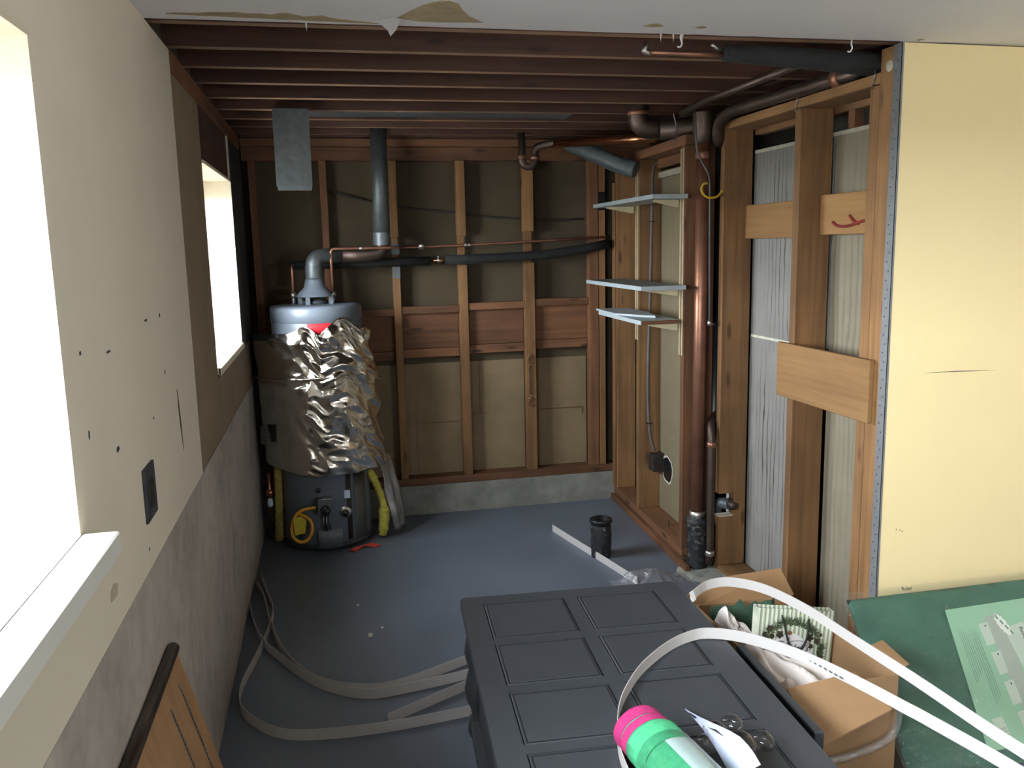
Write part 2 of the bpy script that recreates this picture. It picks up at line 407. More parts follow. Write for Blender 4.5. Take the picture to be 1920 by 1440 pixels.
# ---- ceiling
ceil = board('ceiling', -.65, 4.3, -2.8, 5.45, 2.50, 2.53, OX, bev=0, kind='structure')
bm = B()
# plaster sheet with a ragged front edge
xs = [L-.02+i*.03 for i in range(int((4.3-L)/.03)+2)]
def edge_y(x):
    e = YF+.004*noise.noise(Vector((x*9, 0, 0)))
    if .95 < x < 1.35: e -= .012*abs(noise.noise(Vector((x*40, 2, 0))))
    return e
lo_ = []; 
for x in xs:
    e = edge_y(x) if x < XR else YF+.012
    lo_.append([bm.verts.new((x, -2.8, ZC)), bm.verts.new((x, e, ZC)), bm.verts.new((x, e+.004, ZJ)), bm.verts.new((x, -2.8, ZJ))])
for a, b in zip(lo_, lo_[1:]):
    for k in range(4): bm.faces.new((a[k], a[(k+1) % 4], b[(k+1) % 4], b[k]))
bm.faces.new(lo_[0]); bm.faces.new(lo_[-1][::-1])
obj('plaster_sheet', bm, PLAST, ceil)
def blob(name, pts, z, th, m, parent):
    bm = B(); poly(bm, [(p[0], p[1], z) for p in pts], -th, (0, 0, 1)); return obj(name, bm, m, parent)
blob('bare_patch', [(.225, 2.455), (.245, 2.40), (.27, 2.34), (.30, 2.29), (.34, 2.27), (.37, 2.30), (.39, 2.36), (.42, 2.42), (.465, 2.474), (.40, 2.478), (.34, 2.485), (.28, 2.48)], ZC, .0012, PATCH, ceil)
pp = []
for i in range(26):
    x = -.37+i*(.55/25); pp.append((x, 2.487+.0014*i+.004*noise.noise(Vector((x*30, 1, 0))), ))
top = [(x, y-(.006+.052*max(0, math.sin((i/25)*math.pi))*abs(1.1+noise.noise(Vector((x*22, 5, 0)))))*.85) for i, (x, y) in enumerate(pp)]
blob('bare_patch', [(x, y) for x, y in pp]+top[::-1], ZC, .0012, PATCH, ceil)
blob('bare_patch', [(.925, 2.455), (.94, 2.432), (.957, 2.424), (.975, 2.432), (.99, 2.452), (.96, 2.462)], ZC, .0012, PATCH, ceil)
blob('bare_patch', [(1.085, 2.452), (1.10, 2.435), (1.117, 2.44), (1.122, 2.454), (1.10, 2.46)], ZC, .0012, PATCH, ceil)
# torn flap of paint
bm = B(); poly(bm, [(.175, 2.50, ZC), (.21, 2.44, ZC-.002), (.235, 2.45, ZC-.004), (.228, 2.535, ZC-.012), (.215, 2.575, ZC-.02), (.205, 2.545, ZC-.01)], .001, (0, 0, -1)); obj('torn_paint_flap', bm, PLAST, ceil)
for (x, y) in ((1.02, 2.555), (1.06, 2.555), (1.09, 2.556), (-.02, 2.555)):
    bm = B(); poly(bm, [(x, y, ZJ-.005), (x+.006, y, ZJ-.004), (x+.004, y+.004, ZJ-.03)], .001, (0, 1, 0)); obj('paint_shred', bm, PLAST, ceil)
# joists
JY = [2.645, 2.952, 3.249, 3.543, 3.869, 4.178, 4.463, 4.735, 5.02]
for j in JY:
    jo = board('joist', -.62, 2.9, j-.041, j, ZJ, 2.499, JX, ceil); jo.data.materials.append(EDGEX)
    for p in jo.data.polygons:
        if p.normal.z < -.9: p.material_index = 1
board('blocking', 1.86, 1.90, 2.66, 5.10, ZJ+.02, 2.49, JX, ceil)
# ---- left wall
W1 = (-.60, 1.54, 1.166, 1.990); W2 = (3.51, 4.47, 1.186, 1.985)
bm = B(); wallholes(bm, 'X', -2.8, 5.45, .917, 2.5, -.66, -.452, [(W1[0]-.001, W1[1]+.001, 1.129, W1[3]+.001), (W2[0]-.001, W2[1]+.001, 1.159, W2[3]+.001)])
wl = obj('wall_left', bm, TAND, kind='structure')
bm = B(); box(bm, -.66, L, -2.8, 5.45, 0, .917)
obj('concrete_base', bm, CONC, wl)
bm = B(); wallholes(bm, 'X', -2.8, 2.905, .918, ZC-.001, -.4515, L, [W1]); obj('drywall_panel', bm, CREAM, wl, label='cream painted drywall')
bm = B()
box(bm, -.4515, L-.004, 2.906, 3.508, .918, 2.19, 0)
obj('drywall_panel', bm, TAN, wl, label='bare tan drywall')
board('drywall_panel', -.4515, L-.003, 3.5085, 4.98, .918, 1.150, TAN, wl, bev=0)
board('drywall_panel', -.4515, L-.001, 4.475, 4.66, 1.15, 2.19, SHADEB, wl, bev=0, label='drywall board with its shade darkened into the colour')
board('drywall_panel', -.4515, L-.004, 4.6605, 5.13, 1.15, 2.19, SHADEB, wl, bev=0, label='drywall board with its shade darkened into the colour')
board('drywall_edge', -.4515, L+.002, 4.462, 4.4745, 1.99, 2.19, CREAMTRIM, wl, bev=0)
board('top_plate', -.4515, L-.002, 2.906, 5.13, 2.191, 2.262, LIP, wl)
board('header', -.4515, L-.006, 3.5085, 4.461, 1.99, 2.19, DARKW, wl)
def decal(pts, m, nm='nail_hole', x=L):
    bm = B(); poly(bm, [(x-.0005, y, z) for y, z in pts], .0013, (1, 0, 0)); return obj(nm, bm, m, wl)
for (y, z, a, b) in ((2.397, 1.478, .006, .006), (2.217, 1.479, .016, .003), (1.833, 1.447, .016, .003), (1.636, 1.467, .005, .004), (2.402, 1.327, .005, .007), (1.640, 1.318, .004, .009), (1.834, 1.247, .012, .006), (2.208, 1.239, .004, .004), (2.03, .965, .004, .005), ):
    decal([(y-a, z-b*.5), (y-a*.2, z-b), (y+a, z-b*.4), (y+a*.9, z+b*.7), (y, z+b), (y-a*.8, z+b*.6)], INKHOLE if False else OUTB)
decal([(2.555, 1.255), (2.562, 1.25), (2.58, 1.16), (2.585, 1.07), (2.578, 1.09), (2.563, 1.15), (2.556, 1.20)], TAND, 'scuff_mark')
board('outlet_box', L-.002, L+.006, 2.022, 2.138, 1.026, 1.152, OUTB, None, bev=.002, label='dark two-gang outlet box in the cream wall below the windows', cat='outlet')
ob = bpy.data.objects['outlet_box']
for z in (1.035, 1.121):
    board('mounting_screw', L+.005, L+.009, 2.070, 2.076, z, z+.006, STEEL, ob, bev=0)
board('outlet_receptacle', L+.005, L+.0085, 2.045, 2.10, 1.052, 1.118, BLACKPL, ob)
decal([(1.67, .985), (1.72, .98), (1.735, 1.0), (1.70, 1.012), (1.675, 1.005)], GREYSM, 'smudge')
# windows
def window(nm, y0, y1, z0, z1, split):
    bm = B(); x0, x1 = -.645, -.585
    for a, b, c, d in ((y0, y1, z0, z0+.05), (y0, y1, z1-.05, z1), (y0, y0+.05, z0+.05, z1-.05), (y1-.05, y1, z0+.05, z1-.05)): box(bm, x0, x1, a+.001, b-.001, c+.001, d-.001, .003)
    o = obj(nm, bm, VINYL, kind='structure')
    n = split
    for i in range(n):
        a = y0+.05+(y1-y0-.10)*i/n; b = y0+.05+(y1-y0-.10)*(i+1)/n; xo = -.632 if i % 2 else -.606
        bm = B()
        for p, q, c, d in ((a, b, z0+.05, z0+.085), (a, b, z1-.085, z1-.05), (a, a+.035, z0+.085, z1-.085), (b-.035, b, z0+.085, z1-.085)): box(bm, xo-.012, xo+.012, p, q, c, d, .002)
        obj('sash', bm, VINYL, o)
        board('pane', xo-.002, xo+.002, a+.034, b-.034, z0+.084, z1-.084, GLASS, o, bev=0)
    bm = B(); box(bm, x1, x1+.012, (y0+y1)/2-.03, (y0+y1)/2+.03, z0+.06, z0+.09, .003); obj('window_latch', bm, STEEL, o)
    return o
w1 = window('window_1', *W1, 2); w2 = window('window_2', *W2, 2)
for dy in (1.36, 1.40):
    for dz in (1.90, 1.925):
        bm = B(); lathe(bm, [(0, .003), (.003, .003), (.003, 0)], (-.584, dy, dz), 8, 0, 'X'); obj('screw', bm, OUTB, w1)
bm = B(); tube(bm, fillet([(-.58, 1.18, 1.20), (-.55, 1.18, 1.215), (-.545, 1.20, 1.27)], .02), .006, 8); box(bm, -.583, -.555, 1.10, 1.22, 1.186, 1.205, .003); obj('window_crank', bm, STEEL, w1)
# sills and reveal liners
bm = B(); box(bm, -.646, L, -.60+.001, 1.539, 1.130, 1.1665, 0); box(bm, L-.001, L+.060, -.70, 1.540, 1.126, 1.166, .003); o = obj('sill', bm, WHITEP, w1)
board('head_liner', -.584, L+.0005, -.599, 1.539, 1.978, 1.9895, CREAMTRIM, w1, bev=0)
board('jamb_liner', -.584, L+.0005, 1.526, 1.5395, 1.167, 1.978, CREAM, w1, bev=0)
bm = B(); box(bm, -.646, L+.006, 3.512, 4.469, 1.160, 1.1865, 0); box(bm, L-.001, L+.010, 3.512, 4.52, 1.156, 1.186, .002); obj('sill', bm, CREAMTRIM, w2)
board('head_liner', -.584, L+.002, 3.512, 4.469, 1.972, 1.9845, CREAMTRIM, w2, bev=0)
board('jamb_liner', -.584, L+.004, 4.456, 4.4695, 1.187, 1.972, CREAMTRIM, w2, bev=0)
bm = B(); box(bm, -30, -.7, -25, 30, .80, .85); obj('outside_paving', bm, GROUND, kind='structure')
# ---- back wall
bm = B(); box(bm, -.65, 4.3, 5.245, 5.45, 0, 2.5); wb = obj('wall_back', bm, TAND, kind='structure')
bm = B()
for i in range(24):
    x0 = L+i*.1; x1 = x0+.1
    vs = box(bm, x0, x1, YB+.004*noise.noise(Vector((i, 0, 0))), 5.244, 0, .183)
bmesh.ops.remove_doubles(bm, verts=bm.verts, dist=.0001)
obj('concrete_curb', bm, CONC2, wb)
board('bottom_plate', L, 1.86, YB, 5.243, .184, .230, OX, wb)
board('top_plate', L, 1.99, YB, 5.243, 2.218, 2.262, OX, wb)
board('ledger', L, 1.99, YB+.03, 5.243, 2.14, 2.217, OX, wb)
studx = [(.384, .428), (.777, .830), (1.184, 1.246), (1.594, 1.655)]
for i, (a, b) in enumerate(studx):
    m = [WZ, WZ, WZ, OZ][i]
    if i < 3:
        board('stud', a, b, YB, 5.2, .231, 1.53, m, wb); board('stud', a, b, YB, 5.2, 1.70 if i < 2 else 1.72, 2.139, m, wb)
        board('notched_stud', a+.004, b-.004, YB+.055, 5.2, 1.53, 1.70 if i < 2 else 1.72, m, wb, bev=0)
    else: board('stud', a, b, YB, 5.2, .231, 2.139, m, wb)
board('stud', -.01, .03, YB, 5.2, .231, 2.139, OZ, wb); board('stud', -.40, -.36, YB, 5.2, .231, 2.139, OZ, wb)
board('stud', 1.66, 1.70, YB+.002, 5.24, .231, 2.139, WZ, wb)
for a, b in ((.385, .427),):
    board('nail_plate', a-.001, b+.001, YB-.003, YB+.054, 1.60, 1.66, GALV, wb, bev=0); board('nail_plate', a-.001, b+.001, YB-.003, YB-.001, 1.46, 1.528, GALV, wb, bev=0)
gaps = [(-.36, -.01), (.03, .384), (.428, .777), (.83, 1.184), (1.246, 1.594)]
for i, (a, b) in enumerate(gaps):
    dz = (-.02, -.01, 0, .01, .02)[i]
    board('fire_block', a+.001, b-.001, YB+.01, 5.2, 1.245+dz, 1.288+dz, OX, wb)
    board('backing_board', a+.001, b-.001, YB+.052, YB+.07, 1.03+dz, 1.244+dz, OX, wb)
    board('backing_board', a+.001, b-.001, YB+.046, YB+.066, .975+dz, 1.028+dz, OX, wb)
for k, (a, b) in enumerate(gaps):
    board('drywall_panel', a-.004, b+.004, 5.236, 5.2445, .231, .93, TANB, wb, bev=0)
for (x0, x1, z0, z1) in ((.50, .51, .24, .72), (.455, .470, .235, .68), (.90, .903, .60, .93), (.845, .95, .598, .601), (1.27, 1.57, .598, .603), (1.568, 1.572, .56, .60), (.52, .77, .555, .558)):
    board('panel_seam', x0, x1, 5.232, 5.237, z0, z1, TANB if x1-x0 > .006 and z1-z0 > .1 else OX, wb, bev=0)
board('rim_wood', L, 1.99, 5.12, 5.243, 2.265, 2.499, JX, wb)
# ---- shelf wall (slightly out of square)
A0 = Vector((1.700, 3.93, 0)); ang = -math.atan2(.052, 1.21)
MS = Matrix.Translation(A0) @ Matrix.Rotation(ang, 4, 'Z')
def sb(name, d0, d1, s0, s1, z0, z1, m, parent, bev=.002, **k): return board(name, d0, d1, s0, s1, z0, z1, m, parent, bev, MS, **k)
bm = B(); box(bm, .128, .150, .041, 1.25, .09, 2.03, 0, 0, MS); ws = obj('wall_shelf_side', bm, GLUET, kind='structure')
sb('sill_plate', -.022, .14, .0, 1.21, 0, .038, OY, ws); sb('sill_end', -.022, .0, -.12, -.0005, 0, .038, OY, ws); sb('bottom_plate', 0, .14, .0, 1.21, .046, .088, OY, ws)
sb('spacer_block', .01, .12, .16, 1.2, .038, .046, OY, ws, 0)
sb('top_plate', 0, .14, .0, 1.21, 2.092, 2.140, OY, ws)
sb('stud', 0, .152, .0, .040, .089, 2.091, OZ, ws); sb('stud', 0, .127, .70, .742, .089, 2.091, WZ, ws); sb('stud', 0, .12, 1.135, 1.175, .089, 2.091, WZ, ws)
sb('trim_board', -.012, -.001, 1.150, 1.20, .10, 2.0, WZ, ws)
sb('blocking', .10, .127, .041, .699, 2.04, 2.09, OY, ws)
sb('board_edge', .110, .1275, .042, .699, 1.99, 2.02, CHALK, ws, 0)
board('dark_cable_hole', 1.655, 1.700, YB-.006, YB+.001, 1.84, 1.95, BLACKPL, wb, bev=0)
for s in (.35, .95):
    p = MS @ Vector((.06, s, .088)); bm = B(); tube(bm, [p, p+Vector((0, 0, .03))], .003, 6); tube(bm, [p+Vector((0, 0, .028)), p+Vector((0, 0, .032))], .006, 6); obj('nail', bm, COPDK, ws)
# far cavity wall behind both right partitions
board('wall_right', 2.35, 2.40, 2.56, 5.3, 0, 2.5, SHADEB, None, bev=0, kind='structure')
# ---- right framed partition
bm = B(); box(bm, 1.992, 2.008, 2.60, 3.80, 1.19, 2.045); wr = obj('wall_right_partition', bm, GLUEW, kind='structure')
board('board_panel', 1.990, 2.006, 3.185, 3.80, .0, 1.187, GLUEW, wr, bev=0)
board('board_panel', 1.987, 1.9915, 2.60, 3.13, 0, 2.04, GLUEB, wr, bev=0)
board('board_edge', 1.986, 1.992, 3.19, 3.785, 1.180, 1.192, CHALK, wr, bev=0); board('board_edge', 1.985, 1.993, 2.62, 3.785, 2.035, 2.05, CHALK, wr, bev=0)
board('bottom_plate', XR, 1.976, 2.56, 3.834, 0, .036, WY, wr)
board('top_plate', XR-.004, 1.976, 2.645, 3.832, 2.142, 2.178, WY, wr)
board('top_plate', 1.99, 2.03, 2.62, 3.80, 2.12, 2.17, WY, wr)
board('block', 1.99, 2.03, 3.30, 3.34, 2.05, 2.12, OZ, wr); board('block', 1.99, 2.03, 3.02, 3.06, 2.05, 2.12, OZ, wr)
# corner stud with the square notch round the clean-out
bm = B()
y0, y1 = 3.790, 3.832
xa, xb = XR, 1.976
pf = [(xa, .037), (xb, .037), (xb, 2.141), (xa, 2.141), (xa, .405), (1.912, .405), (1.912, .292), (xa, .292)]
poly(bm, [(x, y0, z) for x, z in pf], y1-y0, (0, 1, 0)); obj('stud', bm, WZ, wr)
board('notch_liner', 1.900, 1.911, 3.834, 3.84, .295, .404, WHITEP, wr, bev=0)
board('notch_ledge', XR-.002, 1.912, 3.788, 3.834, .288, .2925, CHALK, wr, bev=0)
board('stud', XR, 1.976, 3.135, 3.178, .037, 2.141, WZ, wr)
board('stud', XR, 1.976, 2.652, 2.700, .037, 2.141, WZ, wr)
board('corner_post', XR, 1.976, 2.560, 2.648, .037, ZC-.002, WZ, wr)
for y0_, y1_, zb in ((3.18, 3.788, 0), (2.702, 3.133, .008)):
    board('blocking', 1.945 if not zb else 1.93, 1.985, y0_, y1_, 1.645+zb, 1.80+zb, PLYY, wr)
bm = B(); tube(bm, catmull([(1.928, 3.04, 1.700), (1.927, 3.00, 1.685), (1.927, 2.93, 1.684), (1.928, 2.84, 1.70), (1.928, 2.76, 1.70)]), .006, 6); tube(bm, catmull([(1.928, 2.93, 1.722), (1.927, 2.90, 1.70), (1.927, 2.87, 1.69)]), .006, 6)
obj('red_mark', bm, plain('dull_red_paint', '7c2620', .7), wr)
for y, zs in ((3.155, (2.175,)), (2.67, (2.16,))):
    bm = B(); tube(bm, catmull([(XR-.006, y, 2.19), (XR-.012, y-.01, 2.17), (XR-.006, y+.008, 2.15), (XR-.012, y, 2.13)]), .004, 6); obj('bent_staple', bm, SOLDER, wr)
# plywood patch nailed over the studs
board('plywood_patch', XR-.026, XR-.006, 2.600, 3.222, 1.0, 1.222, PLYY, wr)
board('plywood_cleat', XR-.006, XR-.0005, 2.59, 2.64, .995, 1.21, PLYY, wr, bev=0)
# yellow wall that faces the camera
bm = B(); box(bm, XR+.002, 4.3, YF, 2.558, 0, ZC-.001); wy = obj('wall_facing', bm, YELLOW, kind='structure')
bm = B(); box(bm, XR-.0025, XR-.0005, YF-.002, YF+.038, .02, ZC-.002); box(bm, XR-.0025, XR+.006, YF-.002, YF-.0005, .02, ZC-.002)
cb = obj('corner_bead', bm, BEAD, wy)
bm = B()
for i in range(72):
    z = .06+i*.0305; box(bm, XR-.0032, XR-.0024, YF+.012+(.010 if i % 2 else 0), YF+.017+(.010 if i % 2 else 0), z, z+.005)
obj('bead_hole', bm, OUTB, cb, kind='stuff')
bm = B(); poly(bm, [(1.974, YF-.001, 1.177), (2.10, YF-.001, 1.1785), (2.271, YF-.001, 1.173), (2.10, YF-.001, 1.1755)], .0012, (0, 1, 0)); obj('hairline_crack', bm, OUTB, wy)
bm = B(); poly(bm, [(1.845, YF-.001, 2.2505), (2.6, YF-.001, 2.244), (2.6, YF-.001, 2.2475), (2.0, YF-.001, 2.252), (1.845, YF-.001, 2.2515)], .0012, (0, 1, 0)); obj('joint_crack', bm, OUTB, wy)
for (x, z) in ((1.90, .625), (1.915, .622), (1.925, .617)):
    bm = B(); poly(bm, [(x, YF-.001, z), (x+.004, YF-.001, z-.002), (x+.003, YF-.001, z+.006)], .0012, (0, 1, 0)); obj('scuff_mark', bm, TAN, wy)
bm = B(); poly(bm, [(1.86, 2.505, ZC), (1.885, 2.50, ZC), (1.88, 2.53, ZC)], .001, (0, 0, -1)); obj('bare_patch', bm, PATCH, ceil)
bm = B(); lathe(bm, [(0, -.003), (.015, -.003), (.018, 0)], (XR-.001, 2.60, 2.19), 14, 0, 'X'); obj('plaster_dab', bm, CHALK, wr)
# rest of the room (behind the photographer)
W3 = (2.85, 3.55, 1.3, 1.9)
bm = B(); wallholes(bm, 'Y', -.66, 4.3, 0, 2.5, -2.8, -2.68, [W3]); obj('wall_front', bm, CREAM, kind='structure')
board('wall_far_side', 4.2, 4.3, -2.8, 2.56, 0, 2.5, CREAM, None, bev=0, kind='structure')
bm = B()
for a, b, c, d in ((2.85, 3.55, 1.3, 1.35), (2.85, 3.55, 1.85, 1.9), (2.85, 2.9, 1.35, 1.85), (3.5, 3.55, 1.35, 1.85)): box(bm, a+.001, b-.001, -2.77, -2.71, c+.001, d-.001, .003)
w3 = obj('window_3', bm, VINYL, kind='structure')
board('pane', 2.9, 3.5, -2.745, -2.741, 1.35, 1.85, GLASS, w3, bev=0)

# ================================================================ WATER HEATER
HX, HY = -.066, 4.865
wh = thing('water_heater', 'tall grey gas water heater half wrapped in a silver foil blanket', 'water heater', (HX, HY, 0))
def ring_obj(name, prof, m, c=(HX, HY, 0), seg=48, parent=None): bm = B(); lathe(bm, prof, c, seg); return obj(name, bm, m, parent or wh)
ring_obj('base_ring', [(0, .012), (.240, .012), (.252, .018), (.252, .035), (.240, .045)], TANKD)
tk = ring_obj('tank', [(.238, .03), (.244, .045), (.244, 1.28), (.240, 1.30)], TANK)
ring_obj('lid', [(.2445, 1.255), (.248, 1.258), (.248, 1.325), (.240, 1.338), (.20, 1.342), (0, 1.345)], TANK)
bm = B()
lathe(bm, [(.105, 1.385), (.085, 1.41), (.058, 1.435), (.050, 1.475), (.044, 1.49)], (HX, HY, 0), 28)
lathe(bm, [(.044, 1.49), (.050, 1.475)], (HX, HY, 0), 28)
hood = obj('draft_hood', bm, TANK, wh)
for k in range(4):
    a = R_(45+90*k+20); p = Vector((HX+.092*math.cos(a), HY+.092*math.sin(a), 1.34)); bm = B(); box(bm, p.x-.012, p.x+.012, p.y-.006, p.y+.006, 1.34, 1.395); obj('hood_leg', bm, TANK, hood)
ring_obj('flue_collar', [(0, 1.343), (.07, 1.344), (.07, 1.36), (.055, 1.362), (.05, 1.37), (0, 1.371)], TANKD)
bm = B(); box(bm, -.03, .03, -.003, .003, -.03, .03); bm.free()
# red label wraps the jacket
bm = B(); lathe(bm, [(.2475, 1.20), (.2487, 1.2005), (.2487, 1.253), (.2475, 1.2535)], (HX, HY, 0), 12, 0, 'Z', (R_(259), R_(288))); rl = obj('red_sticker', bm, RED, wh, open=True)
# seam strip, panels and controls near the floor
for a0, a1, z0, z1, m, nm in ((296, 303, .05, .44, OX, 'jacket_seam'),):
    bm = B(); lathe(bm, [(.2445, z0), (.2465, z0), (.2465, z1), (.2445, z1)], (HX, HY, 0), 4, 0, 'Z', (R_(a0), R_(a1))); obj(nm, bm, CABLED, wh)
bm = B(); lathe(bm, [(.245, .02), (.262, .025), (.262, .125), (.245, .13)], (HX, HY, 0), 8, 0, 'Z', (R_(258), R_(287))); obj('burner_door', bm, TANK, wh)
bm = B(); lathe(bm, [(.2445, .03), (.247, .035), (.247, .44), (.2445, .44)], (HX, HY, 0), 10, 0, 'Z', (R_(308), R_(330))); obj('side_panel', bm, STEEL, wh)
bm = B(); lathe(bm, [(.244, .435), (.252, .437), (.252, .447), (.244, .45)], (HX, HY, 0), 16, 0, 'Z', (R_(245), R_(300))); obj('jacket_rail', bm, SOLDER, wh)
fy = HY-.244
gv = board('gas_valve', -.115, -.035, fy-.055, fy+.01, .225, .315, STEEL, wh, bev=.004)
bm = B(); lathe(bm, [(0, -.035), (.022, -.035), (.026, -.02), (.028, 0)], (-.072, fy-.055, .252), 18, 0, 'Y'); obj('control_knob', bm, BLACKPL, gv)
bm = B(); lathe(bm, [(0, -.02), (.010, -.02), (.012, 0)], (-.105, fy-.01, .352), 12, 0, 'Y'); obj('red_button', bm, BLACKPL, gv)
bm = B(); tube(bm, [(-.072, fy-.03, .225), (-.072, fy-.03, .13)], .007, 8); tube(bm, [(-.055, fy-.028, .225), (-.052, fy-.028, .13)], .004, 8); tube(bm, [(-.085, fy-.028, .225), (-.09, fy-.028, .13)], .004, 8); obj('burner_tube', bm, STEEL, wh)
bm = B(); lathe(bm, [(0, -.012), (.030, -.012), (.034, 0)], (.033, HY-.225, .212), 20, 0, 'Y'); th_ = obj('drain_plate', bm, SOLDER, wh)
bm = B(); lathe(bm, [(0, -.03), (.014, -.03), (.017, 0)], (.033, HY-.237, .212), 14, 0, 'Y'); obj('drain_valve', bm, BLACKPL, th_)
board('data_plate', .030, .062, HY-.232, HY-.226, .290, .335, CARDW, wh, bev=0)
bm = B(); tube(bm, catmull([(-.125, fy-.025, .262), (-.16, fy-.03, .262), (-.20, fy-.04, .256), (-.235, fy-.04, .225), (-.255, fy-.04, .17), (-.25, fy-.045, .115), (-.215, fy-.05, .085), (-.175, fy-.05, .095), (-.15, fy-.04, .14), (-.155, fy-.03, .19), (-.19, fy-.02, .22), (-.23, fy-.01, .235)]), .009, 10)
gl = obj('gas_flex_line', bm, ORANGE, wh)
bm = B(); poly(bm, [(-.245, fy-.062, .225), (-.20, fy-.064, .232), (-.175, fy-.060, .205), (-.185, fy-.062, .135), (-.24, fy-.066, .130)], .001, (0, 1, 0)); obj('yellow_tag', bm, YTAG, gl)
# foil blanket with crumples
def foil_sheet(name, a0, a1, zt, zb, rf, na, nz, amp, m, seed=0):
    bm = B(); g = []
    for i in range(na+1):
        u = i/na; a = R_(a0+(a1-a0)*u); row = []
        z_hi, z_lo = zt(u), zb(u)
        for j in range(nz+1):
            v = j/nz; z = z_hi+(z_lo-z_hi)*v; r = rf(u, v)
            p = Vector(((u*1.9+v*1.1)*1.3+seed, (v*4.6-u*3.6), seed))
            q = Vector(((u*3+v*2)*2.2, (v*10-u*8), seed+4))
            d = (1-abs(noise.noise(p)*2))*.62+(1-abs(noise.noise(q)*2))*.30+noise.noise(q*2.3)*.08-.5
            r += amp(u, v)*d
            row.append(bm.verts.new((HX+r*math.cos(a), HY+r*math.sin(a)*.93, z)))
        g.append(row)
    for i in range(na):
        for j in range(nz):
            f = bm.faces.new((g[i][j], g[i+1][j], g[i+1][j+1], g[i][j+1])); f.smooth = True
    return bm
zt = lambda u: 1.195+.02*u+(.035*math.exp(-((u-.47)/.07)**2)-.02*math.exp(-((u-.56)/.03)**2)+.07*math.exp(-((u-.70)/.09)**2))
zb = lambda u: .47-.05*u+.012*math.sin(u*9)
def rf(u, v): return .292+.05*(1-min(1, u*3.2))*(.6+.6*math.exp(-(v/.28)**2))-.03*max(0, u-.55)*(1-v)+.07*max(0, u-.5)*v*1.5+.012*math.sin(v*math.pi*1.0)
def am(u, v): return (.008+.050*min(1, max(0, (u-.36+.0*v)*8)))*(1 if v < .4 else .6)+.0
bm = foil_sheet('foil', 172, 350, zt, zb, rf, 190, 130, am, FOIL)
bl = obj('foil_blanket', bm, FOIL, wh, open=True)
so = bl.modifiers.new('thickness', 'SOLIDIFY'); so.thickness = .003
# seam band across the blanket and tape
bm = B(); g0 = []
for i in range(60):
    u = .06+.80*i/59; a = R_(172+178*u); r = rf(u, .33)+.008+.006*noise.noise(Vector((i*.4, 0, 0))); z = .955+.02*u
    g0.append((HX+r*math.cos(a), HY+r*math.sin(a)*.93, z))
tube(bm, g0, .006, 6); obj('blanket_seam', bm, FOIL, bl)
# tape square on the left
bm = B(); lathe(bm, [(.348, .60), (.350, .60), (.345, .70), (.343, .70)], (HX, HY, 0), 5, 0, 'Z', (R_(197), R_(212)));
bmesh.ops.scale(bm, vec=(1, .97, 1), verts=bm.verts, space=Matrix.Translation((-HX, -HY, 0))); obj('tape_patch', bm, FOILD, bl)
# fibreglass showing under the blanket
bm = B(); P_ = [(.175, 4.80, .40), (.215, 4.79, .31), (.243, 4.78, .22), (.25, 4.78, .14), (.243, 4.78, .06), (.235, 4.78, .015)]
tube(bm, catmull(P_, 5), [.019+.018*abs(noise.noise(Vector((i*.9, 1, 0))))+(.008 if 12 < i < 22 else 0) for i in range(26)], 11); obj('fibreglass_batt', bm, WOOLY, wh)
bm = B(); P_ = [(-.322, 4.80, .46), (-.326, 4.80, .3), (-.33, 4.80, .15), (-.338, 4.80, .03)]
tube(bm, catmull(P_, 6), [.022+.008*abs(noise.noise(Vector((i*.5, 7, 0)))) for i in range(19)], 9); obj('fibreglass_batt', bm, WOOLD, wh)
# loose flap of foil hanging to the floor on the right
bm = B(); g = []
for i in range(15):
    v = i/14; z = .50-.485*v; row = []
    for j in range(7):
        u = j/6; x = .235+.085*v+(u-.5)*(.06+.03*math.sin(v*math.pi))+.012*noise.noise(Vector((u*3, v*5, 2))); y = 4.77+.06*u+.02*noise.noise(Vector((u*4, v*6, 5)))
        if v > .8: x += (.5-u)*-.0+(v-.8)*-.05*(1-u)
        row.append(bm.verts.new((x+.03, y, z+(.02*u if v > .9 else 0))))
    g.append(row)
for i in range(14):
    for j in range(6): bm.faces.new((g[i][j], g[i][j+1], g[i+1][j+1], g[i+1][j])).smooth = True
o = obj('foil_flap', bm, FOILD, wh, open=True); o.modifiers.new('t', 'SOLIDIFY').thickness = .003
# side valve and tag
bm = B(); tube(bm, [(-.372, 4.80, .18), (-.372, 4.80, .42)], .008, 8); lathe(bm, [(0, -.02), (.02, -.015), (.02, .015), (0, .02)], (-.372, 4.80, .31), 12); obj('side_valve', bm, BRIGHTCOP, wh)
bm = B(); lathe(bm, [(0, -.012), (.013, -.012), (.016, 0), (.013, .03), (0, .034)], (-.372, 4.775, .25), 12); obj('valve_handle', bm, CARDW, wh)
# flue pipe and water pipes
fl = thing('flue_pipe', 'grey metal flue pipe from the water heater hood up through the joists', 'flue', (HX, HY, 1.49))
EY = 4.98
pipe('vent_elbow', [(HX, HY, 1.485), (HX, HY, 1.575), (HX+.03, HY+.03, 1.60), (.08, EY, 1.605)], .042, GALVD, fl, fil=.06, seg=20)
bm = B(); lathe(bm, [(.046, 1.485), (.047, 1.49), (.047, 1.545), (.046, 1.55)], (HX, HY, 0), 24); obj('vent_collar', bm, GALV, fl)
pipe('vent_run', [(.07, EY, 1.604), (.24, EY, 1.602), (.318, EY, 1.62), (.318, EY, 1.68)], .041, COPDK, fl, fil=.05, seg=20)
pipe('vertical_duct', [(.318, EY, 1.67), (.325, EY, 2.30)], .046, GALV, fl, seg=24)
bm = B(); lathe(bm, [(.048, 1.655), (.0485, 1.66), (.0485, 1.72), (.048, 1.725)], (.3185, EY, 0), 24); obj('duct_collar', bm, GALVD, fl)
